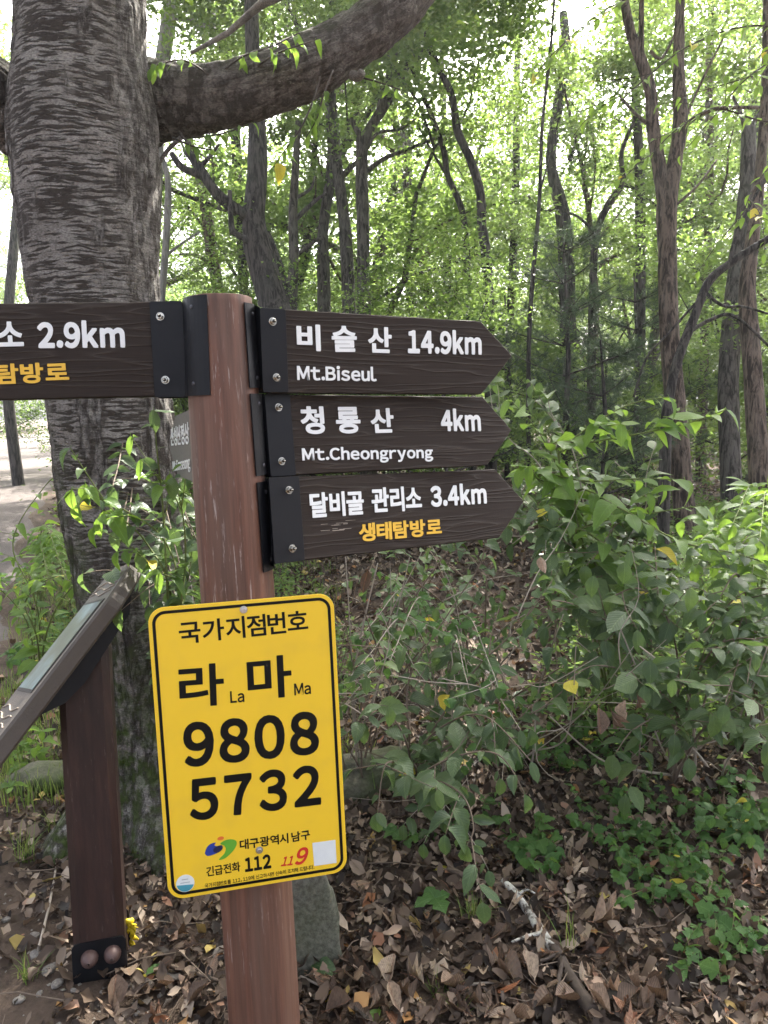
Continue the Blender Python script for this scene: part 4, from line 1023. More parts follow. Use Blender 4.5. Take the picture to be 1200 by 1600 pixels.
# yellow location plate ------------------------------------------------
def yellow_plate():
    b = Board([-0.2694, 1.3539, 0.8114], [0.9782, 0.2079, 0.0038], [-0.0149, 0.052, 0.9985]); Wd, Hh = .348, .57
    t = thing('location_plate', 'yellow rounded metal plate with black border and number 9808 5732', 'sign', M=b.M)
    V, F = prism(boxp(-Wd/2, Wd/2, -Hh/2, Hh/2, .030, 8), 0, .003, .0006); Mix().add(V, F).build('plate', M['yellow'], t, False)
    o_ = boxp(-Wd/2+.007, Wd/2-.007, -Hh/2+.007, Hh/2-.007, .024, 8); i_ = boxp(-Wd/2+.0128, Wd/2-.0128, -Hh/2+.0128, Hh/2-.0128, .0185, 8)
    n = len(o_); V = [(p[0], -.0005, p[1]) for p in o_]+[(p[0], -.0005, p[1]) for p in i_]+[(p[0], -.0001, p[1]) for p in o_]+[(p[0], -.0001, p[1]) for p in i_]
    F = []
    for k in range(n):
        j = (k+1) % n; F += [(k, j, n+j, n+k), (2*n+k, 2*n+j, j, k), (n+k, n+j, 3*n+j, 3*n+k)]
    Mix().add(V, F).build('border', M['ink_black'], t, False)
    K = dict(lift=.0003, thick=.0002)
    T = lambda s, a, c, h, m='ink_black', **k: b.text(s, a, c, h, m, t, **{**K, **k})
    T('국가지점번호', (281, 1007), (482, 986), 35, off=.018, gap=.07)
    T('라', (281, 1107), (351, 1101), 67, off=.022); T('마', (388, 1095), (457, 1088), 67, off=.022)
    T('La', (360, 1098), (382, 1096), 18, off=.022); T('Ma', (460, 1086), (486, 1083.5), 18, off=.022)
    T('9808', (288, 1196), (499, 1174), 67, off=.036, gap=.10); T('5732', (297, 1280), (502, 1254), 63, off=.036, gap=.14)
    T('대구광역시', (375, 1328), (451, 1317), 16, off=.026, gap=.05); T('남구', (456, 1316), (485, 1311), 15.5, off=.026, gap=.05)
    T('긴급전화', (323, 1370), (376, 1361), 15.5, off=.02); T('112', (383, 1361.5), (424, 1355), 21.5, off=.045)
    T('11', (439, 1353), (457, 1351), 14, 'ink_red', off=.03, shear=.3); T('9', (460, 1351), (478, 1348), 25, 'ink_red', off=.03, shear=.3)
    T('국가지점번호를 112, 119에 신고하시면 신속히 조치해 드립니다.', (320, 1387), (491, 1357), 6.2, off=.014)
    z8 = lambda pts: [(250+x/3.871, 1290+y/3.871) for x, y in pts]
    sm = lambda pts: [tuple(p) for p in catmull(np.array(pts+[pts[0]], float), 4)[:-1]]
    b.poly(sm(z8([(271, 168), (282, 135), (304, 112), (336, 102), (330, 118), (345, 124), (372, 118), (380, 134), (366, 153), (340, 168), (310, 179), (284, 182)])), 'ink_blue', t, 'emblem', .0002)
    b.poly(sm(z8([(322, 140), (345, 124), (372, 118), (380, 134), (366, 153), (345, 164), (326, 158)])), 'ink_navy', t, 'emblem', .0007)
    b.poly(sm(z8([(366, 104), (396, 88), (430, 82), (458, 90), (464, 110), (450, 142), (420, 176), (390, 199), (358, 207), (364, 194), (388, 170), (398, 142), (388, 120), (368, 113)])), 'ink_green', t, 'emblem', .0002)
    b.poly(z8([(367+20*math.cos(a)+3*math.sin(a), 77+11*math.sin(a)-5*math.cos(a)) for a in np.arange(20)/20*6.283]), 'ink_orange', t, 'emblem', .0002)
    b.poly([(488, 1317), (524, 1312), (526, 1348), (491, 1353)], 'sticker_white', t, 'blank_label', .0002)
    c = b.uv(289.5, 1380); R = .0172
    circ = lambda r, a0=0, a1=6.283, k=32: [(c[0]+r*math.cos(a), c[1]+r*math.sin(a)) for a in np.linspace(a0, a1, k, endpoint=a1 < 6)]
    st = Mix().add(*prism(circ(R), -.0006, -.0001, 0)).build('round_sticker', M['sticker_white'], t, False)
    Mix().add(*prism(circ(R*.93, math.pi+.12, 2*math.pi-.12, 20), -.0011, -.0007, 0)).build('colour_band', M['sticker_teal'], st, False)
    mx = Mix()
    for dz, w in ((.0075, .012), (.001, .018)):
        mx.add(*prism([(c[0]-w/2, c[1]+dz), (c[0]+w/2, c[1]+dz), (c[0]+w/2, c[1]+dz+.0013), (c[0]-w/2, c[1]+dz+.0013)], -.0011, -.0007, 0))
    mx.build('print_line', M['sticker_grey'], st, False)
    for p in ((380.6, 952.5), (405.4, 1328)):
        q = b.uv(*p); mx = Mix().add(*dome(.0072, .0015, 18, 2, .7)).add(*prism([(.0046*math.cos(a), .0046*math.sin(a)) for a in np.arange(6)/6*6.283], -.005, -.001, .0005))
        ob = mx.build('bolt', M['zinc'], t, False); ob.location = (q[0], 0, q[1])
yellow_plate()

# ------------------------------------------------------------------ information stand
def info_stand():
    bp, _ = on_ground(158, 1508); fB = float(np.dot(bp-CAM, FW))
    t = thing('information_stand', 'tilted carved board on a dark square post left of the yellow plate', 'information board', bp)
    R = lambda p: np.asarray(p)-bp
    # slab
    A0 = P(-30, 1190, 1.66); A1 = P(217, 872, 1.93); u = unit(A1-A0); L = np.linalg.norm(A1-A0); v = np.array([-.33, .6, -.10]); v = unit(v-np.dot(v, u)*u); n = unit(np.cross(u, v))
    if n[2] < 0: n = -n
    Wv, TH = .27, .044
    # outline in (u, v): routed wavy end at the top
    out = [(0, 0)]; rg = np.random.default_rng(3)
    k = 30
    for i in range(1, k):
        a_ = i/k*.95; e_ = max(0, a_-.76)/.2; out.append((L*a_, .0012*math.sin(i*.45)+.05*e_*e_+(.007*abs(math.sin(a_*52)) if e_ else 0)))
    zig = [(.965, .125), (.975, .15), (.99, .19), (.985, .23), (1.0, .28), (.99, .33), (1.0, .38), (.985, .44), (.99, .5), (.97, .55), (.95, .6), (.94, .62)]
    out += [(L*a, b*Wv/.62) for a, b in zig]+[(0, Wv)]
    V = []; F = []; nn = len(out); bev = .006
    inn = offset_poly(out, bev)
    for pl, h in ((inn, 0), (out, -bev), (out, -TH+bev), (inn, -TH)):
        for a, b in pl: V.append(R(A0+u*a+v*b+n*h))
    for kx in range(3):
        for i in range(nn):
            j = (i+1) % nn; F.append((kx*nn+i, (kx+1)*nn+i, (kx+1)*nn+j, kx*nn+j))
    F.append(tuple(range(nn))); F.append(tuple(3*nn+i for i in range(nn))[::-1])
    m2 = N('slab_wood'); f = m2.noise(m2.coord('Object', (1, 1, 1)), 9, 5, .6); g = m2.noise(m2.coord('Object', (3, 3, 3)), 40, 4, .7)
    m2.set(m2.mixc(f, (.038, .029, .022), (.085, .068, .053)), .45, .5); m2.bump(g, .5, .003)
    Mix().add(V, F).build('slab', m2.m, t, False)
    # picture panel and carved wavy lines on the face
    def panel(a0, a1, b0, b1, h, mat, nm):
        q = [R(A0+u*a+v*b+n*hh) for hh in (h, .0005) for a, b in ((a0, b0), (a1, b0), (a1, b1), (a0, b1))]
        Mix().add(q, [(0, 1, 2, 3), (0, 4, 5, 1), (1, 5, 6, 2), (2, 6, 7, 3), (3, 7, 4, 0)]).build(nm, mat, t, False)
    panel(L*.30, L*.78, .03, .245, .002, M['ink_black'], 'picture_frame'); panel(L*.315, L*.765, .038, .237, .003, M['picture'], 'picture')
    for a in (.82, .85, .88, .06, .10, .14, .18, .22):
        pts = [R(A0+u*(L*a+.006*math.sin(b*40+a*30))+v*b+n*.0015) for b in np.linspace(.045, .25, 40)]
        Mix().add(*tube(pts, .0022, 5)).build('carved_line', M['twig_pale'], t)
    # steel cradle under the slab
    for b0 in (.06,):
        pl = [(L*.20, b0), (L*.90, b0), (L*.94, b0+.04), (L*.94, b0+.16), (L*.90, b0+.2), (L*.20, b0+.2)]
        Q = [R(A0+u*a+v*b+n*h) for h in (-TH-.001, -TH-.007) for a, b in pl]; m = len(pl)
        Fq = [tuple(range(m))[::-1], tuple(range(m, 2*m))]+[(i, (i+1) % m, m+(i+1) % m, m+i) for i in range(m)]
        mx = Mix().add(Q, Fq)
        side = [(L*.24, -TH-.006), (L*.88, -TH-.006), (L*.80, -TH-.035), (L*.45, -TH-.05), (L*.34, -TH-.04)]
        for bb in (b0, b0+.19):
            Q = [R(A0+u*a+v*(bb+dv)+n*h) for dv in (0, .006) for a, h in side]; m = len(side)
            mx.add(Q, [tuple(range(m))[::-1], tuple(range(m, 2*m))]+[(i, (i+1) % m, m+(i+1) % m, m+i) for i in range(m)])
        mx.build('cradle', M['steel'], t, False)
    # post: square with chamfered corners, from the ground to under the slab
    top = P(132, 1010, 1.96); b0 = P(160, 1508, fB); b0[2] = bp[2]-.05
    hw = 37/FPX*fB; ch = .018; ax = unit(top-b0); px = unit(np.array([.96, .28, 0])); px = unit(px-np.dot(px, ax)*ax); py = np.cross(ax, px)
    prof = [(-hw+ch, -hw), (hw-ch, -hw), (hw, -hw+ch), (hw, hw-ch), (hw-ch, hw), (-hw+ch, hw), (-hw, hw-ch), (-hw, -hw+ch)]
    V = [R(q+px*a+py*b) for q in (b0, top) for a, b in prof]; F = [(i, (i+1) % 8, 8+(i+1) % 8, 8+i) for i in range(8)]+[tuple(range(8, 16))]
    Mix().add(V, F).build('post', M['stand_wood'], t, False)
    # foot plates
    hp = .098; zb = bp[2]-.03
    fr = -1 if np.dot(py, CAM-b0) < 0 else 1
    for sg in (-1, 1):
        y0 = sg*(hw+.001); y1 = sg*(hw+.006); c0 = b0+ax*0
        Q = [R(c0+px*a+py*yy+ax*zz) for yy in (y0, y1) for a, zz in ((-hw-.002, 0), (hw+.004, 0), (hw+.004, hp+.04), (hw-.004, hp+.05), (-hw+.006, hp+.05), (-hw-.002, hp+.04))]
        m = 6; Mix().add(Q, [tuple(range(m)), tuple(range(m, 2*m))[::-1]]+[(i, (i+1) % m, m+(i+1) % m, m+i) for i in range(m)]).build('foot_plate', M['steel'], t, False)
    for a in (-.023, .033):
        ob = Mix().add(*dome(.0215, .03, 22, 8, .05)).build('bolt', M['rust_brown'], t)
        w = b0+px*a+py*fr*(hw+.006)+ax*.108; nl = py*fr
        ob.matrix_basis = Matrix.Translation(Vector(R(w))) @ rot_from(-nl, ax).to_4x4()
    return bp
stand_root = info_stand()
def ribbon():
    q, f = on_ground(205, 1490); p = P(200, 1440, f-.02); t = thing('yellow_ribbon', 'knotted yellow ribbon hanging at the foot of the dark stand post', 'ribbon', p)
    rg = np.random.default_rng(4); mx = Mix()
    for k, (dx, dz) in enumerate(((.012, -.075), (.02, -.05), (-.004, -.03), (.022, -.012))):
        pts = [np.array([0, 0, 0]), np.array([dx*.7+.006, -.01, dz*.4]), np.array([dx*.4, -.004, dz*.75]), np.array([dx+.004, -.008, dz])]
        c = catmull(pts, 6); w = .006
        V = []; F = []
        for i, a in enumerate(c):
            tw = math.sin(i*.5+k); s_ = np.array([math.cos(tw)*w, math.sin(tw)*w, .002]); V += [a-s_, a+s_, a+s_+np.array([0, .0012, 0]), a-s_+np.array([0, .0012, 0])]
        for i in range(len(c)-1):
            for m in range(4): F.append((i*4+m, i*4+(m+1) % 4, (i+1)*4+(m+1) % 4, (i+1)*4+m))
        mx.add(V, F)
    mx.add(*tube([(-.008, 0, 0), (0, -.008, .006), (.01, 0, .002), (.004, .006, -.004)], [.006, .008, .008, .005], 8))
    mx.build('ribbon_tail', M['ribbon'], t)
ribbon()

# ------------------------------------------------------------------ stones
def rock(name, label, px, py, size, mat, seed, group=None, rz=0, cat='stone', box=.55, sink=.3, jag=.5, sub=3, taper=0.0):
    q, f = on_ground(px, py); s = np.asarray(size)/FPX*f
    import bmesh
    bm = bmesh.new(); bmesh.ops.create_icosphere(bm, subdivisions=sub, radius=1)
    V = np.array([v.co[:] for v in bm.verts])
    V = np.sign(V)*np.abs(V)**box; rad = 1+(fbm(V*1.3+seed, 3, seed)-.5)*jag; V = V*rad[:, None]*s/2; V[:, 0] *= 1-taper*(V[:, 2]/s[2]+.5)
    F = [tuple(v.index for v in fc.verts) for fc in bm.faces]; bm.free()
    me = mesh_py(name, V, F, M[mat], sub > 2); o = link(name, me); o.location = (q[0], q[1], q[2]+s[2]*(.5-sink)); o.rotation_euler = (0, 0, rz)
    tag(o, label, cat, group); return o
rock('stone', 'large flat mossy slab standing behind the foot of the signpost', 458, 1505, (150, 60, 185), 'stone_slab', 1, None, .2, box=.4, sink=.06, jag=.9, sub=5, taper=.35)
rock('stone', 'mossy boulder at the cherry tree foot behind the dark stand', 75, 1232, (120, 70, 60), 'stone_moss', 2, None, 0, box=.8, sink=.45, jag=.9, sub=4)
rock('stone', 'low mossy boulder under the low shrub right of the yellow plate', 600, 1225, (170, 90, 80), 'stone_moss', 3, None, .3, box=.6, sink=.4, jag=1.0, sub=4)
rng = np.random.default_rng(12)
for (x, y, w) in ((60, 1500, 40), (78, 1520, 34), (90, 1540, 30), (142, 1512, 22), (30, 1570, 26), (115, 1550, 16), (200, 1545, 18), (62, 1558, 18), (22, 1470, 20), (250, 1560, 14), (345, 1500, 42), (55, 1465, 24), (10, 1440, 18), (214, 1585, 26), (98, 1468, 14), (160, 1560, 12), (305, 1545, 14)):
    rock('pebble', 'small pale pebble lying on the bare soil near the stand foot', x, y, (w*.7, w*.5, w*.36), 'stone_pale', int(rng.integers(99)), 'pebbles near the stand foot', rng.uniform(0, 3), 'pebble', .8, .25, .5, 2)
def gravel():
    rg = np.random.default_rng(8); n = 5000; C = np.stack([rg.uniform(-1.6, 2.2, n), rg.uniform(.9, 4.2, n)], -1)
    w = np.exp(-((C[:, 0]+.9)/.55)**2-((C[:, 1]-1.5)/.7)**2); C = C[rg.uniform(0, 1, n) < .12+w]; n = len(C)
    Z = gh_detail(C[:, 0], C[:, 1]); oc = np.array([[1, 0, 0], [0, 1, 0], [-1, 0, 0], [0, -1, 0], [0, 0, 1]]); s = rg.uniform(.0022, .008, (n, 1, 3))*np.array([1, 1, .7])
    V = (oc[None]*(1+rg.normal(0, .2, (n, 5, 3)))*s+np.stack([C[:, 0], C[:, 1], Z], -1)[:, None, :]).reshape(-1, 3)
    f = np.array([[0, 1, 4], [1, 2, 4], [2, 3, 4], [3, 0, 4]]); F = (np.arange(n)[:, None, None]*5+f[None]).reshape(-1, 3)
    tag(link('gravel', mesh_np('gravel', V, F, [M['stone_pale']])), 'fine grit scattered over the trampled soil', 'gravel', kind='stuff')
gravel()

# ------------------------------------------------------------------ leaf litter
def bare(x, y):                                                # where the soil shows: near left corner, path side
    return np.exp(-((x+1.1)/.5)**2-((y-1.35)/.5)**2)*.85+smooth(-2.2-(y-5.5)*.4, -2.9-(y-5.5)*.4, x)
def litter():
    rg = np.random.default_rng(21)
    bases = []
    for me in LM['dead'][:7]:
        co = np.array([v.co[:] for v in me.vertices]); bases.append(co)
    # cheap curled leaf: 2x3 grid, 8 tris
    def cheap(k):
        r = np.random.default_rng(300+k); L = 1; V = []
        for t, w in ((0, .05), (.3, .27), (.65, .25), (1, .03)):
            cz = r.uniform(-.12, .12)
            V += [(-w, t-.5, cz+r.uniform(0, .22)), (0, t-.5, cz), (w, t-.5, cz+r.uniform(-.05, .25))]
        return np.array(V)
    CH = np.array([cheap(k) for k in range(12)])
    Fb = []
    for r_ in range(3):
        for c_ in range(2): Fb.append((r_*3+c_, r_*3+c_+1, r_*3+3+c_+1, r_*3+3+c_))
    Fb = np.array(Fb)
    P_ = []
    for (n, x0, x1, y0, y1, s0) in ((20000, -2.0, 2.6, .8, 3.6, .046), (16000, -2.0, 2.6, .8, 3.6, .018), (19000, -3.5, 5, 3.4, 7.5, .055), (9000, -6, 9, 7.3, 15, .085)):
        x = rg.uniform(x0, x1, n); y = rg.uniform(y0, y1, n); k = rg.uniform(0, 1, n) > bare(x, y); x, y = x[k], y[k]
        P_.append(np.stack([x, y, gh_detail(x, y)+rg.uniform(0, .022, len(x)), s0*rg.uniform(.5, 1.25, len(x))], -1))
    Q = np.vstack(P_); n = len(Q); a = rg.uniform(0, 6.283, n); tx, ty = rg.normal(0, .5, n), rg.normal(0, .5, n)
    B = CH[rg.integers(12, size=n)]*Q[:, 3][:, None, None]*np.array([1, 1, 1.0])
    ca, sa = np.cos(a)[:, None], np.sin(a)[:, None]; X = B[:, :, 0]*ca-B[:, :, 1]*sa; Y = B[:, :, 0]*sa+B[:, :, 1]*ca; Z = B[:, :, 2]+X*tx[:, None]+Y*ty[:, None]
    V = np.stack([X+Q[:, 0:1], Y+Q[:, 1:2], Z+Q[:, 2:3]+.004], -1).reshape(-1, 3); F = (np.arange(n)[:, None, None]*12+Fb[None]).reshape(-1, 4)
    tag(link('leaf_litter', mesh_np('leaf_litter', V, F, [M['litter']], True)), 'deep layer of brown fallen leaves carpeting the forest floor', 'leaf litter', kind='stuff')
litter()
rng = np.random.default_rng(91)
def flat_leaf(kind, px, py, L, label, group=None, az=None, cat='fallen leaf', tilt=.25, lift=.018, name='fallen_leaf'):
    q, f = on_ground(px, py, lift); a = rng.uniform(0, 6.28) if az is None else az
    o = put_leaf(kind, q, (math.cos(a), math.sin(a), rng.normal(0, tilt*.6)), (rng.normal(0, tilt), rng.normal(0, tilt), 1), L, None, rng, name); tag(o, label, cat, group); return o
MARKS = ((160, 1520, 'beside the dark stand foot'), (290, 1480, 'between stand and signpost'), (500, 1580, 'just right of the signpost foot'), (560, 1400, 'by the yellow plate corner'), (680, 1430, 'round the lobed seedling'),
         (740, 1440, 'beside the dark sedge tuft'), (700, 1560, 'by the small upright grass tuft'), (830, 1450, 'along the white branch'), (900, 1570, 'along the rotten branch'), (1040, 1380, 'under the largest vine patch'),
         (1050, 1530, 'near the heart shaped seedling'), (1140, 1500, 'among the lobed seedlings'), (1150, 1290, 'under the pale green weeds'), (830, 1340, 'by the small vine patch'), (960, 1290, 'under the serrated vine'))
cnt = 0; tries = 0
while cnt < 280 and tries < 3000:
    tries += 1; px = rng.uniform(120, 1200); py = 1605-(rng.uniform(0, 1)**1.5)*330
    if px < 480 and 340 < px: continue
    if px < 330 and rng.uniform() < .6: continue
    Lf = rng.uniform(.035, .07); near = min(MARKS, key=lambda m_: math.hypot(px-m_[0], py-m_[1]))[2]; size = 'small' if Lf < .047 else 'broad' if Lf > .059 else 'middling'
    flat_leaf('dead', px, py, Lf, size+' curled brown dead leaf on the litter '+near, size+' loose dead leaves '+near, tilt=.4); cnt += 1
for (k, px, py, L, lb) in (('yellow', 540, 1572, .055, 'bright yellow leaf low beside the signpost, left of the pale green one'), ('bright', 592, 1583, .06, 'pale green fallen leaf just right of the bright yellow leaf'),
                           ('yellow', 212, 1298, .05, 'pale yellow leaf on the soil between stand and yellow plate'), ('yellow', 680, 1368, .045, 'small yellow leaf on dark litter below the hanging leaves'),
                           ('dead', 782, 1524, .075, 'broad tan veined leaf right of the grass tuft'), ('dead', 925, 1450, .09, 'large curled tan leaf among brown ones right of the white branch'),
                           ('bright', 655, 1396, .05, 'lime green fallen leaf lying above the lobed seedling'), ('yellow', 955, 1560, .05, 'ochre leaf low on the litter right of the fallen branch'),
                           ('bright', 765, 1590, .07, 'pale green leaf at the very bottom between two twigs'), ('yellow', 540, 1355, .03, 'little yellow leaf right of the plate corner'), ('dead', 565, 1388, .06, 'rust orange curled leaf right of the mossy slab'),
                           ('yellow', 222, 1535, .035, 'tiny yellow leaf on bare soil under the stand foot'), ('dead', 290, 1460, .085, 'reddish brown leaf standing up between stand foot and signpost')):
    flat_leaf(k, px, py, L, lb, tilt=.2, lift=.01)

# ------------------------------------------------------------------ fallen wood
def stick(label, pts, w0, w1, mat, name='fallen_branch', subs=(), cat='branch', lift=.02, group=None):
    Q = [on_ground(x, y, lift)[0] for x, y in pts]; c = catmull(Q, 6); f0 = np.linalg.norm(Q[0]-CAM); root = Q[0]
    o = Mix().add(*tube(c-root, np.linspace(w0, w1, len(c))/FPX*f0/2, 8, True, .12, 3)).build(name, M[mat]); o.location = tuple(root); tag(o, label, cat, group)
    for sp, a, b_ in subs:
        Q2 = [on_ground(x, y, lift+.01)[0] for x, y in sp]; c2 = catmull(Q2, 5)
        Mix().add(*tube(c2-root, np.linspace(a, b_, len(c2))/FPX*f0/2, 6, True)).build('side_twig', M[mat], o)
stick('white lichen covered dead branch lying on the litter', [(786, 1388), (805, 1410), (828, 1442), (850, 1480), (872, 1505)], 9, 14, 'lichen', subs=[([(850, 1475), (825, 1482), (800, 1492)], 6, 3), ([(812, 1415), (822, 1410), (836, 1414)], 5, 2)])
stick('dark continuation of rotten branch running on below the white one', [(866, 1500), (885, 1535), (905, 1565), (925, 1598)], 15, 18, 'twig_dark', subs=[([(880, 1520), (872, 1560), (866, 1600)], 7, 4), ([(875, 1510), (850, 1522), (815, 1530)], 5, 3)])
for i, (pts, w, mt, lb) in enumerate((([(470, 1540), (500, 1556), (520, 1560)], 4, 'twig_pale', 'short pale twig at the foot of the signpost'), ([(250, 1515), (300, 1530), (345, 1545)], 6, 'twig', 'brown twig lying between stand and signpost'),
        ([(660, 1500), (690, 1545), (730, 1580), (760, 1598)], 4, 'twig', 'thin bowed twig below the lobed seedling'), ([(60, 1500), (80, 1420), (92, 1340)], 4, 'twig_pale', 'long pale straw leaning up beside the stand post'),
        ([(560, 1430), (610, 1436), (650, 1445)], 3, 'twig_pale', 'straight pale straw left of the lobed seedling'), ([(700, 1370), (760, 1390), (830, 1394), (880, 1388)], 9, 'twig', 'grey brown stick lying crosswise above the white branch'),
        ([(700, 1565), (740, 1555), (775, 1545)], 4, 'twig_pale', 'pale forked straw beside the grass tuft'), ([(1000, 1560), (1050, 1590), (1090, 1600)], 9, 'twig', 'brown stick in the litter low at the edge'),
        ([(1040, 1590), (1060, 1555), (1075, 1545), (1110, 1560)], 3, 'twig_pale', 'hooked pale straw near the heart shaped seedling'), ([(230, 1470), (300, 1440), (380, 1430)], 4, 'twig_dark', 'dark twig behind the signpost foot'))):
    stick(lb, pts, w, w*.6, mt, 'twig', (), 'twig', .015)
def twigs_stuff():
    rg = np.random.default_rng(66); mx = Mix()
    for k in range(260):
        x, y = rg.uniform(-1.9, 2.6), rg.uniform(1.0, 4.5); a = rg.uniform(0, 6.28); L = rg.uniform(.06, .3); pts = []
        for i in range(4):
            xx = x+math.cos(a)*L*i/3; yy = y+math.sin(a)*L*i/3; a += rg.normal(0, .3); pts.append((xx, yy, gz(xx, yy)+.02+rg.uniform(0, .012)))
        mx.add(*tube(pts, rg.uniform(.0008, .0024), 4, False))
    o = mx.build('twig_litter', M['twig']); tag(o, 'fine broken twigs mixed into the fallen leaves', 'twigs', kind='stuff')
twigs_stuff()

# ------------------------------------------------------------------ shrubs and weeds
class Plant:
    def __init__(s, name, label, root, cat='shrub', stem='twig', seed=0, group=None):
        s.t = thing(name, label, cat, root, group); s.root = np.asarray(root, float); s.rng = np.random.default_rng(seed); s.stem = stem; s.n = 0
    def branch(s, pts, w, kind, L, spacing=.045, t0=.3, droop=.35, sub=0, sublen=.25, yel=.03, mat=None, subkind=None, face=None):
        r = s.rng; c = catmull(pts, 8); n = len(c)
        V, F = tube(c-s.root, np.linspace(w, w*.35, n), 5, False); Mix().add(V, F).build('branch', M[mat or s.stem], s.t)
        ln = np.concatenate([[0], np.cumsum(np.linalg.norm(np.diff(c, axis=0), axis=1))]); tot = ln[-1]; d = tot*t0; k = int(r.integers(2))
        while d < tot and s.n < 300:
            q = np.array([np.interp(d, ln, c[:, j]) for j in range(3)]); i = min(int(np.searchsorted(ln, d)), n-1); tan = unit(c[i]-c[max(i-1, 0)])
            side = unit(np.cross(tan, (0, 0, 1)))*(1 if k % 2 else -1)
            y = tan*.55+side*.9+np.array([0, 0, -droop])+r.normal(0, .22, 3); z = np.array([0, -.25, 1])+r.normal(0, .35, 3)
            kd = 'yellow' if r.uniform() < yel else kind; sc = (.75+.45*math.sin(math.pi*min(1, (d/tot)*1.05)))
            put_leaf(kd, q, y, z, L*sc*r.uniform(.5, 1.2), s.t, r); s.n += 1; k += 1; d += spacing*r.uniform(.7, 1.3)
        q = c[-1]; put_leaf(kind, q, c[-1]-c[-2]+np.array([0, 0, -.02]), (0, -.2, 1), L*.8, s.t, r)
        for j in range(sub):
            i = int(r.uniform(.3, .92)*n); tan = unit(c[min(i+1, n-1)]-c[i-1]); sd_ = np.cross(tan, (0, 0, 1))*(1 if r.uniform() < .5 else -1)
            p = [c[i]]; dd = unit(tan*.7+sd_*r.uniform(.4, 1)+np.array([0, 0, r.uniform(-.2, .5)]))
            for m in range(3): dd = unit(dd+r.normal(0, .15, 3)+np.array([0, 0, -.08])); p.append(p[-1]+dd*sublen/3*r.uniform(.7, 1.3))
            s.branch(p, w*.5, subkind or kind, L*.92, spacing, .15, droop, 0, 0, yel, mat)
def G(px, py): return on_ground(px, py)[0]
# S1: bright branches on the right
s1 = Plant('shrub', 'leafy shrub with lit lime green branches arching right of the arrow board tips', G(960, 1130), seed=1, stem='stem_green')
for pts in ([(880, 760, 3.0), (885, 700, 2.95), (940, 655, 2.9), (990, 630, 2.9), (1045, 620, 2.85)], [(900, 800, 3.0), (860, 700, 3.0), (930, 690, 2.9), (1060, 665, 2.85), (1135, 640, 2.8)],
            [(920, 830, 3.0), (840, 745, 3.0), (920, 752, 2.85), (1000, 748, 2.8), (1070, 750, 2.75)], [(920, 900, 3.0), (900, 770, 2.9), (970, 795, 2.75), (1060, 845, 2.65), (1150, 865, 2.6), (1215, 885, 2.55)],
            [(960, 950, 3.0), (900, 830, 2.9), (960, 860, 2.75), (1030, 905, 2.65), (1090, 940, 2.6)], [(960, 920, 3.1), (960, 820, 3.0), (1030, 800, 2.9), (1100, 790, 2.85)]):
    s1.branch([s1.root+np.array([0, 0, -.03])]+[P(*q) for q in pts], .006, 'bright', .12, .046, .42, .15, 2, .24, .01)
s2 = Plant('shrub', 'grey green shrub whose long twigs reach behind the tips of the arrow boards', G(930, 1090), seed=2, stem='twig_pale')
for pts in ([(900, 900, 3.3), (850, 740, 3.3), (800, 690, 3.3), (780, 665, 3.3)], [(920, 880, 3.2), (900, 720, 3.2), (860, 650, 3.2), (835, 625, 3.2)], [(930, 900, 3.2), (850, 810, 3.1), (790, 760, 3.0)],
            [(960, 950, 3.1), (900, 860, 3.0), (840, 830, 2.9), (800, 850, 2.9)], [(940, 930, 3.1), (980, 840, 3.0), (1010, 780, 3.0), (960, 720, 3.0)], [(1000, 960, 3.2), (1080, 900, 3.2), (1150, 860, 3.2), (1190, 800, 3.2)]):
    s2.branch([s2.root]+[P(*q) for q in pts], .005, 'shrub', .09, .042, .35, .15, 4, .25, .02)
# S3: hanging grey green mass lower right
s3 = Plant('shrub', 'dense shrub of dull green veined leaves filling the slope below the lime green branches', G(1050, 1230), seed=3, stem='twig')
for pts in ([(1030, 1080, 2.7), (960, 980, 2.6), (880, 940, 2.5), (830, 950, 2.45)], [(1060, 1050, 2.7), (1040, 960, 2.6), (1000, 920, 2.55), (960, 930, 2.5)], [(1080, 1080, 2.6), (1120, 1010, 2.5), (1180, 1000, 2.4), (1220, 1040, 2.3)],
            [(1060, 1120, 2.6), (1000, 1060, 2.5), (930, 1040, 2.4), (880, 1070, 2.35)], [(1100, 1100, 2.7), (1130, 960, 2.7), (1180, 920, 2.7), (1230, 930, 2.6)], [(1090, 1150, 2.5), (1130, 1120, 2.4), (1180, 1140, 2.3), (1200, 1190, 2.3)],
            [(1060, 1160, 2.6), (1040, 1120, 2.5), (990, 1140, 2.4), (960, 1180, 2.35)]):
    s3.branch([s3.root]+[P(*q) for q in pts], .005, 'shrub', .10, .055, .3, .15, 4, .24, .01)
s4 = Plant('shrub', 'shrub with rounded dark leaves and many bare grey stems right of the yellow plate', G(640, 1250), seed=4, stem='twig')
for pts in ([(650, 1180, 2.35), (700, 1130, 2.25), (760, 1120, 2.15), (830, 1190, 2.05)], [(640, 1180, 2.3), (620, 1130, 2.2), (590, 1110, 2.1), (570, 1130, 2.05)], [(660, 1170, 2.4), (740, 1050, 2.4), (800, 990, 2.4), (850, 930, 2.4)],
            [(640, 1160, 2.4), (640, 1060, 2.4), (700, 960, 2.4), (760, 870, 2.4)], [(650, 1200, 2.3), (620, 1190, 2.15), (600, 1200, 2.05), (590, 1270, 2.0)], [(660, 1210, 2.2), (720, 1180, 2.1), (780, 1180, 2.0), (820, 1240, 1.95)],
            [(670, 1220, 2.2), (720, 1240, 2.05), (740, 1290, 1.95), (730, 1320, 1.93)], [(650, 1200, 2.4), (760, 1140, 2.4), (840, 1110, 2.35), (900, 1060, 2.35)]):
    s4.branch([s4.root]+[P(*q) for q in pts], .0045, 'shrub', .078, .055, .42, .2, 2, .18, .01)
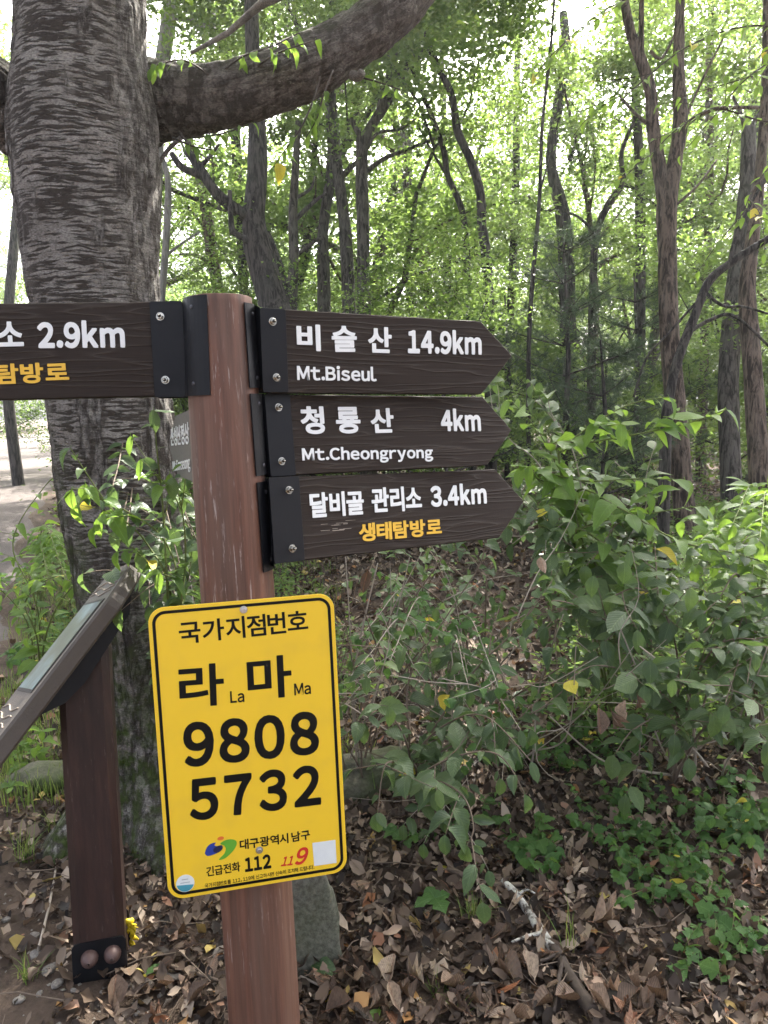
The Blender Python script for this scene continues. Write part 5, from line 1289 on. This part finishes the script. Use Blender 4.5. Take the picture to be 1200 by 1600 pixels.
def fan(name, label, root_px, n, xr, yr, fr, kind, L, seed, w=.0045, sub=3, stem='twig', sp=.045):
    p = Plant(name, label, G(*root_px), seed=seed, stem=stem); rg = np.random.default_rng(seed+500)
    for k in range(n):
        x, y, f = rg.uniform(*xr), rg.uniform(*yr), rg.uniform(*fr); e = P(x, y, f); dx = 90 if x > root_px[0] else -90
        a = p.root+(e-p.root)*np.array([.25, .25, .75]); b_ = p.root+(e-p.root)*np.array([.6, .6, 1.08]); e2 = e+unit((e-p.root)*np.array([1, 1, 0]))*.12-np.array([0, 0, .03])
        p.branch([p.root+rg.normal(0, .04, 3)*np.array([1, 1, 0]), a, b_, e, e2], w, kind, L, sp, .35, .12, sub, .24, .008, subkind=kind)
    return p
fan('shrub', 'leafy shrub spreading low at the edge under the brown trunks', (1190, 1010), 7, (1050, 1215), (800, 980), (2.7, 3.3), 'bright', .10, 61, stem='stem_green')
fan('shrub', 'shrub of mid green leaves right below the lowest arrow board tip', (860, 1040), 7, (790, 960), (760, 930), (2.9, 3.6), 'shrub', .09, 62)
fan('shrub', 'shrub of mixed green leaves in the heart of the slope', (1010, 1120), 8, (860, 1120), (850, 1060), (2.5, 3.1), 'shrub', .09, 63)
fan('shrub', 'shrub with lit leaves at the edge on the middle slope', (1180, 1180), 9, (1080, 1220), (930, 1130), (2.2, 2.7), 'shrub', .075, 64)
fan('shrub', 'loose low shrub reaching over the litter right of the yellow plate', (700, 1210), 9, (570, 860), (1000, 1240), (2.1, 2.5), 'shrub', .068, 65, .0035, 2, 'twig_pale', .06)
fan('shrub', 'thin airy shrub behind the yellow plate corner under the lowest arrow board', (640, 1090), 9, (540, 800), (880, 1010), (2.7, 3.2), 'shrub', .055, 66, .0035, 3, 'twig', .07)
fan('shrub', 'dark leafy shrub filling the gap between cherry trunk and signpost', (262, 1120), 10, (165, 310), (700, 950), (2.05, 2.35), 'shrub', .075, 67, .004, 2)
fan('shrub', 'wispy small leaved shrub mixed into the bare stems under the lowest arrow board', (700, 1130), 9, (540, 840), (910, 1120), (2.3, 2.9), 'weed', .042, 68, .003, 3, 'twig_pale', .05)
fan('shrub', 'loose sprawling shrub over the path side grass left of the cherry trunk', (70, 1040), 6, (-10, 130), (880, 990), (2.6, 3.2), 'bright', .06, 69, .003, 2, 'stem_green', .05)
def overhang():
    root = np.array([2.6, 3.6, gz(2.6, 3.6)]); p = Plant('young_tree', 'slim young tree outside the edge reaching leafy twigs over the top right of the view', root, 'tree', 'twig_dark', 88)
    tr = catmull([root, root+np.array([-.1, 0, 1.4]), root+np.array([-.05, .1, 2.6]), root+np.array([-.2, .1, 3.8])], 6)
    Mix().add(*tube(tr-root, np.linspace(.03, .012, len(tr)), 8)).build('trunk', M['bark_dark'], p.t)
    for pts in ([(1300, 60, 3.9), (1180, 40, 3.8), (1080, 70, 3.7), (1000, 130, 3.6), (960, 170, 3.6)], [(1300, 180, 3.9), (1200, 190, 3.7), (1120, 170, 3.6), (1060, 200, 3.5), (1010, 250, 3.5)],
                [(1300, -40, 3.9), (1150, -30, 3.8), (1000, -10, 3.7), (900, 50, 3.6), (850, 110, 3.6)], [(1300, 250, 3.9), (1230, 240, 3.7), (1180, 290, 3.6), (1160, 340, 3.5)],
                [(1290, 20, 3.6), (1210, 90, 3.5), (1170, 120, 3.4), (1140, 150, 3.4)]):
        p.branch([P(*q_) for q_ in pts], .006, 'bright', .062, .055, .25, .35, 4, .35, .06)
overhang()
def bare_stems(root_px, ends, seed, label, mat='twig'):
    t = thing('bare_shrub', label, 'shrub', G(*root_px)); r0 = np.array(t.location); rg = np.random.default_rng(seed)
    for (x, y, f) in ends:
        e = P(x, y, f); m = r0*.5+e*.5+rg.normal(0, .06, 3)+np.array([0, 0, .05]); s_ = r0+rg.normal(0, .06, 3)*np.array([1, 1, .1])-np.array([0, 0, .03])
        c = catmull([s_, s_*.7+m*.3+rg.normal(0, .02, 3), m, e], 7); Mix().add(*tube(c-r0, np.linspace(.0055, .0016, len(c))*rg.uniform(.6, 1.3), 6, True)).build('stem', M[mat if rg.uniform() < .6 else 'twig_pale'], t)
        for k in range(2):
            i = int(rg.uniform(.35, .9)*len(c)); d = unit(e-r0)*.5+rg.normal(0, .6, 3); p = [c[i], c[i]+d*.1, c[i]+d*.2+rg.normal(0, .02, 3), c[i]+d*.32+rg.normal(0, .05, 3)]
            Mix().add(*tube(catmull(p, 4)-r0, np.linspace(.0022, .0007, 13), 4, True)).build('stem', M['twig_pale' if k else mat], t)
bare_stems((560, 1230), [(590, 880, 2.5), (640, 870, 2.6), (700, 860, 2.6), (560, 900, 2.4), (545, 1000, 2.3), (620, 940, 2.5), (730, 930, 2.6), (660, 860, 2.7), (540, 870, 2.5)], 5, 'clump of bare brown stems fanning up behind the yellow plate')
bare_stems((800, 1180), [(560, 1040, 2.5), (700, 1000, 2.6), (880, 960, 2.4), (640, 1090, 2.4), (900, 1010, 2.2), (990, 1010, 2.2), (820, 960, 2.3), (1010, 1100, 2.1), (600, 980, 2.7)], 6, 'tangle of pale leafless stems crossing the litter in the middle of the slope', 'twig_pale')
bare_stems((1080, 1200), [(900, 1000, 2.5), (960, 960, 2.4), (1200, 1010, 2.2), (1140, 1060, 2.2), (860, 1120, 2.3), (1200, 1120, 2.2), (1000, 1010, 2.2)], 7, 'thin pale stems arching through the dull green shrub', 'twig_pale')
bare_stems((740, 1150), [(560, 930, 2.4), (600, 1010, 2.2), (640, 900, 2.5), (760, 900, 2.6), (820, 1000, 2.4), (690, 1060, 2.1), (880, 1040, 2.2), (540, 1100, 2.1), (780, 1040, 2.0)], 8, 'fine brown twigs criss-crossing in front of the litter under the lowest arrow board')
# curled dead leaves hanging
for i, (x, y, L) in enumerate(((935, 1105, .07), (955, 1110, .06), (975, 1095, .065), (995, 1085, .05), (575, 890, .075), (845, 870, .05), (800, 1560, .0))):
    if L: o = put_leaf('dead', P(x, y, 2.1 if x > 900 else 2.3), (rng.normal(0, .2), 0, -1), (.3, -1, .1), L, None, rng, 'hanging_leaf'); tag(o, ('yellowish dead leaf hanging leftmost in the withered cluster on the slope', 'folded dead leaf second in the withered cluster', 'broad brown dead leaf in the middle of the withered cluster', 'red brown dead leaf at the end of the withered cluster', 'withered leaf dangling under the lowest arrow board', 'dark curled leaf dangling by the lowest board tip')[i], 'dead leaf')
# S5: left shrub
s5 = Plant('shrub', 'light green shrub between the cherry trunk and the post under the left board', G(275, 1120), seed=9, stem='stem_green')
for pts in ([(265, 980, 2.1), (255, 800, 2.0), (245, 700, 1.95), (240, 640, 1.92)], [(270, 950, 2.1), (230, 850, 2.0), (170, 790, 1.95), (110, 700, 1.9)], [(280, 950, 2.1), (260, 850, 2.0), (200, 800, 1.9), (130, 770, 1.85)],
            [(280, 980, 2.1), (290, 880, 2.0), (285, 800, 1.95), (270, 745, 1.9)], [(270, 1000, 2.1), (290, 920, 2.05), (240, 890, 2.0), (220, 860, 1.95)], [(270, 1000, 2.1), (280, 940, 2.05), (295, 900, 2.0), (300, 850, 2.0)]):
    s5.branch([s5.root]+[P(*q) for q in pts], .004, 'shrub', .075, .05, .42, .35, 2, .15, .02, subkind='bright')
s6 = Plant('shrub', 'shrub with light leaves at the path edge under the left board', G(60, 1130), seed=10, stem='stem_green')
for pts in ([(50, 1000, 2.9), (20, 940, 2.8), (-30, 900, 2.7)], [(70, 1000, 2.8), (110, 920, 2.7), (160, 900, 2.6), (180, 930, 2.6)],
            [(60, 1010, 2.8), (40, 940, 2.7), (90, 900, 2.6), (130, 930, 2.5)], [(60, 960, 3.0), (20, 850, 3.0), (70, 760, 3.0), (110, 730, 3.0)]):
    s6.branch([s6.root]+[P(*q) for q in pts], .004, 'bright', .07, .07, .35, .35, 1, .2, .02)
# ground weeds lower right: small serrated leaves on trailing runners
def weeds(name, label, cx, cy, rx, ry, n, seed, kind='weed', L=.045, h=.08):
    rg = np.random.default_rng(seed); root = G(cx, cy); p = Plant(name, label, root, 'weed', 'stem_green', seed)
    for k in range(n):
        a = rg.uniform(0, 6.28); rr = math.sqrt(rg.uniform(0, 1)); q = G(cx+rx*rr*math.cos(a), cy+ry*rr*math.sin(a)); m = root*.4+q*.6+np.array([0, 0, h*.6])
        p.branch([root if k % 3 == 0 else q-np.array([0, 0, .03])+rg.normal(0, .03, 3)*np.array([1, 1, 0]), m*.3+q*.7+np.array([0, 0, h*.5]), q+np.array([rg.normal(0, .03), rg.normal(0, .03), h*rg.uniform(.6, 1.4)])], .0016, kind, L, .028, .35, .2, 0, 0, .02)
    return p
weeds('weed_patch', 'patch of serrated green ground vine left of centre in the lower slope', 960, 1290, 90, 60, 24, 41, L=.038)
weeds('weed_patch', 'largest patch of serrated green vine on the lower slope', 1040, 1380, 110, 70, 36, 42, L=.038)
weeds('weed_patch', 'small patch of green vine beside the hanging leaves', 830, 1350, 40, 40, 14, 43)
weeds('weed_patch', 'patch of lobed seedlings in the lowest corner of the slope', 1130, 1500, 80, 60, 16, 44, 'lobed', .038)
weeds('weed_patch', 'patch of pale green weeds high on the slope at the edge', 1150, 1290, 90, 60, 24, 45, 'weed', .05)
weeds('weed_patch', 'green weeds at the left edge beside the mossy boulder', 30, 1180, 60, 50, 16, 46, 'bright', .06)
weeds('weed_patch', 'sprawling weeds under the shrubs in the middle of the slope', 900, 1180, 130, 60, 34, 47, 'weed', .045)
weeds('weed_patch', 'weeds growing at the foot of the dark stand among grass', 60, 1010, 80, 60, 20, 48, 'weed', .06)
weeds('weed_patch', 'sparse scatter of small green vine leaves among dark litter under the hanging leaves', 700, 1300, 110, 60, 9, 49, 'weed', .04)
weeds('weed_patch', 'thin scatter of low green leaves between path and stand', 20, 940, 90, 50, 22, 50, 'weed', .055)
def seedling(label, px, py, kind, L, n, h=.03, az0=0):
    q = G(px, py); rg = np.random.default_rng(px); t = thing('seedling', label, 'seedling', q)
    Mix().add(*tube([(0, 0, -.02), (0, 0, h)], [.0016, .0012], 5)).build('stem', M['stem_green'], t)
    for k in range(n):
        a = az0+k*6.283/n; put_leaf(kind, q+np.array([0, 0, h]), (math.cos(a), math.sin(a), .15), (0, -.15, 1), L*rg.uniform(.8, 1.15), t, rg)
seedling('three leaved oak seedling on the litter right of the mossy slab', 680, 1430, 'lobed', .06, 4, .05, .4)
seedling('heart shaped leaf seedling alone on bare soil low on the slope', 1050, 1525, 'heart', .06, 1, .03, -1.4)
seedling('broad leaved seedling growing against the mossy slab by the post', 490, 1525, 'shrub', .085, 2, .03, -.6)
seedling('small seedling peeking out between mossy slab and signpost', 485, 1490, 'heart', .045, 2, .03, .8)
seedling('tiny cloverlike seedling on the soil between stand and post', 243, 1528, 'weed', .028, 3, .015)
seedling('small green seedling among grass left of the stand', 20, 1255, 'bright', .07, 4, .06, .3)
seedling('low seedling right of the yellow plate corner', 612, 1320, 'weed', .05, 5, .04, .3)

# grass -----------------------------------------------------------------
def blades(C, n, H, wd, rg, spread, lean=.5):
    m = len(C)*n; b = np.repeat(C, n, 0)+rg.normal(0, 1, (m, 3))*np.array([spread, spread, 0]); a = rg.uniform(0, 6.283, m); h = H*rg.uniform(.5, 1.2, m); l = rg.uniform(.15, 1, m)*lean*h
    d = np.stack([np.cos(a), np.sin(a), 0*a], -1); s_ = np.stack([-np.sin(a), np.cos(a), 0*a], -1)*wd/2
    z = np.array([0, 0, 1.0]); rowsV = []
    for t, w in ((0, 1), (.4, .9), (.75, .6), (1, .05)):
        c = b+d*(l*t*t)[:, None]+z*(h*(t-.35*t*t*(l/h)))[:, None]; rowsV += [c-s_*w, c+s_*w]
    V = np.stack(rowsV, 1).reshape(-1, 3); f = np.array([[0, 1, 3, 2], [2, 3, 5, 4], [4, 5, 7, 6]]); F = (np.arange(m)[:, None, None]*8+f[None]).reshape(-1, 4); return V, F
def tuft(label, px, py, n, H, spread=.012, seed=0, wd=.003, lean=.9):
    q = G(px, py); rg = np.random.default_rng(seed+px); V, F = blades(np.array([[0, 0, -.01]]), n, H, wd, rg, spread, lean)
    o = link('grass_tuft', mesh_np('grass_tuft', V, F, [M['grass_blade']], True)); o.location = tuple(q); tag(o, label, 'grass tuft')
for lb, x, y, n, H in (('fine grass tuft on soil left of the stand post', 40, 1345, 40, .13), ('grass tuft low at the left edge of the soil', 42, 1535, 26, .08), ('dark sedge tuft above the white branch', 740, 1440, 60, .09), ('small upright grass tuft between litter twigs', 690, 1560, 22, .07),
                       ('pair of arching blades right of the white branch', 895, 1490, 7, .16), ('thin grass beside the stand post base', 85, 1300, 26, .10), ('grass tuft at left edge near the weeds', 15, 1240, 30, .14), ('sparse grass by the mossy slab right side', 720, 1590, 14, .06)):
    tuft(lb, x, y, n, H)
def grass_mass():
    rg = np.random.default_rng(5); C = []
    for k in range(800):
        y = rg.uniform(2.6, 7.5); e = -2.75-(y-5.5)*.4; x = rg.uniform(e+.05, -.35+(-.1*y)+.5)
        if rg.uniform() < .5: x = rg.uniform(e, e+1.2)
        if math.hypot(x-tree_root[0], y-tree_root[1]) < .35: continue
        C.append((x, y, gz(x, y)))
    V, F = blades(np.array(C), 14, .11, .004, rg, .05); tag(link('grass', mesh_np('grass', V, F, [M['grass_blade']], True)), 'thin bright grass growing between the path and the cherry tree', 'grass', kind='stuff')
grass_mass()
def cover():
    rg = np.random.default_rng(15); C = []
    while len(C) < 520:
        y = rg.uniform(2.8, 8.5); x = rg.uniform(.26*y, .62*y)
        if fbm(np.array([[x*.9, y*.9, 3]]), 2, 4)[0] < .5: continue
        C.append((x, y, gz(x, y)+rg.uniform(.03, .22)))
    for k in range(170):
        y = rg.uniform(3.5, 9); e = -2.75-(y-5.5)*.4; x = rg.uniform(e+.5, e+2.2); C.append((x, y, gz(x, y)+rg.uniform(.03, .15)))
    V, F = leaf_cloud(np.array(C), 40, .13, .045, rg, .4, .5); tag(link('ground_cover', mesh_np('ground_cover', V, F, [M['leaf_forest_light']])), 'small leaved ground cover spread over the slope under the shrubs', 'ground cover', kind='stuff')
cover()

def haze():
    V, F = prism([(-60, -3), (60, -3), (60, 17), (-60, 17)], -6, 90)
    import bmesh; me = mesh_py('haze', V, F); bm = bmesh.new(); bm.from_mesh(me); bmesh.ops.recalc_face_normals(bm, faces=bm.faces); bm.to_mesh(me); bm.free(); o = link('haze', me); m = D.materials.new('haze_air'); m.use_nodes = True; t = m.node_tree; t.nodes.remove(t.nodes['Principled BSDF'])
    v = t.nodes.new('ShaderNodeVolumePrincipled'); v.inputs['Color'].default_value = (.92, .96, 1, 1); v.inputs['Density'].default_value = HAZE; v.inputs['Anisotropy'].default_value = .6
    t.links.new(v.outputs[0], t.nodes['Material Output'].inputs['Volume']); me.materials.append(m); o['kind'] = 'stuff'; o['label'] = 'thin bright morning haze hanging through the whole wood'
HAZE = .0026
haze()
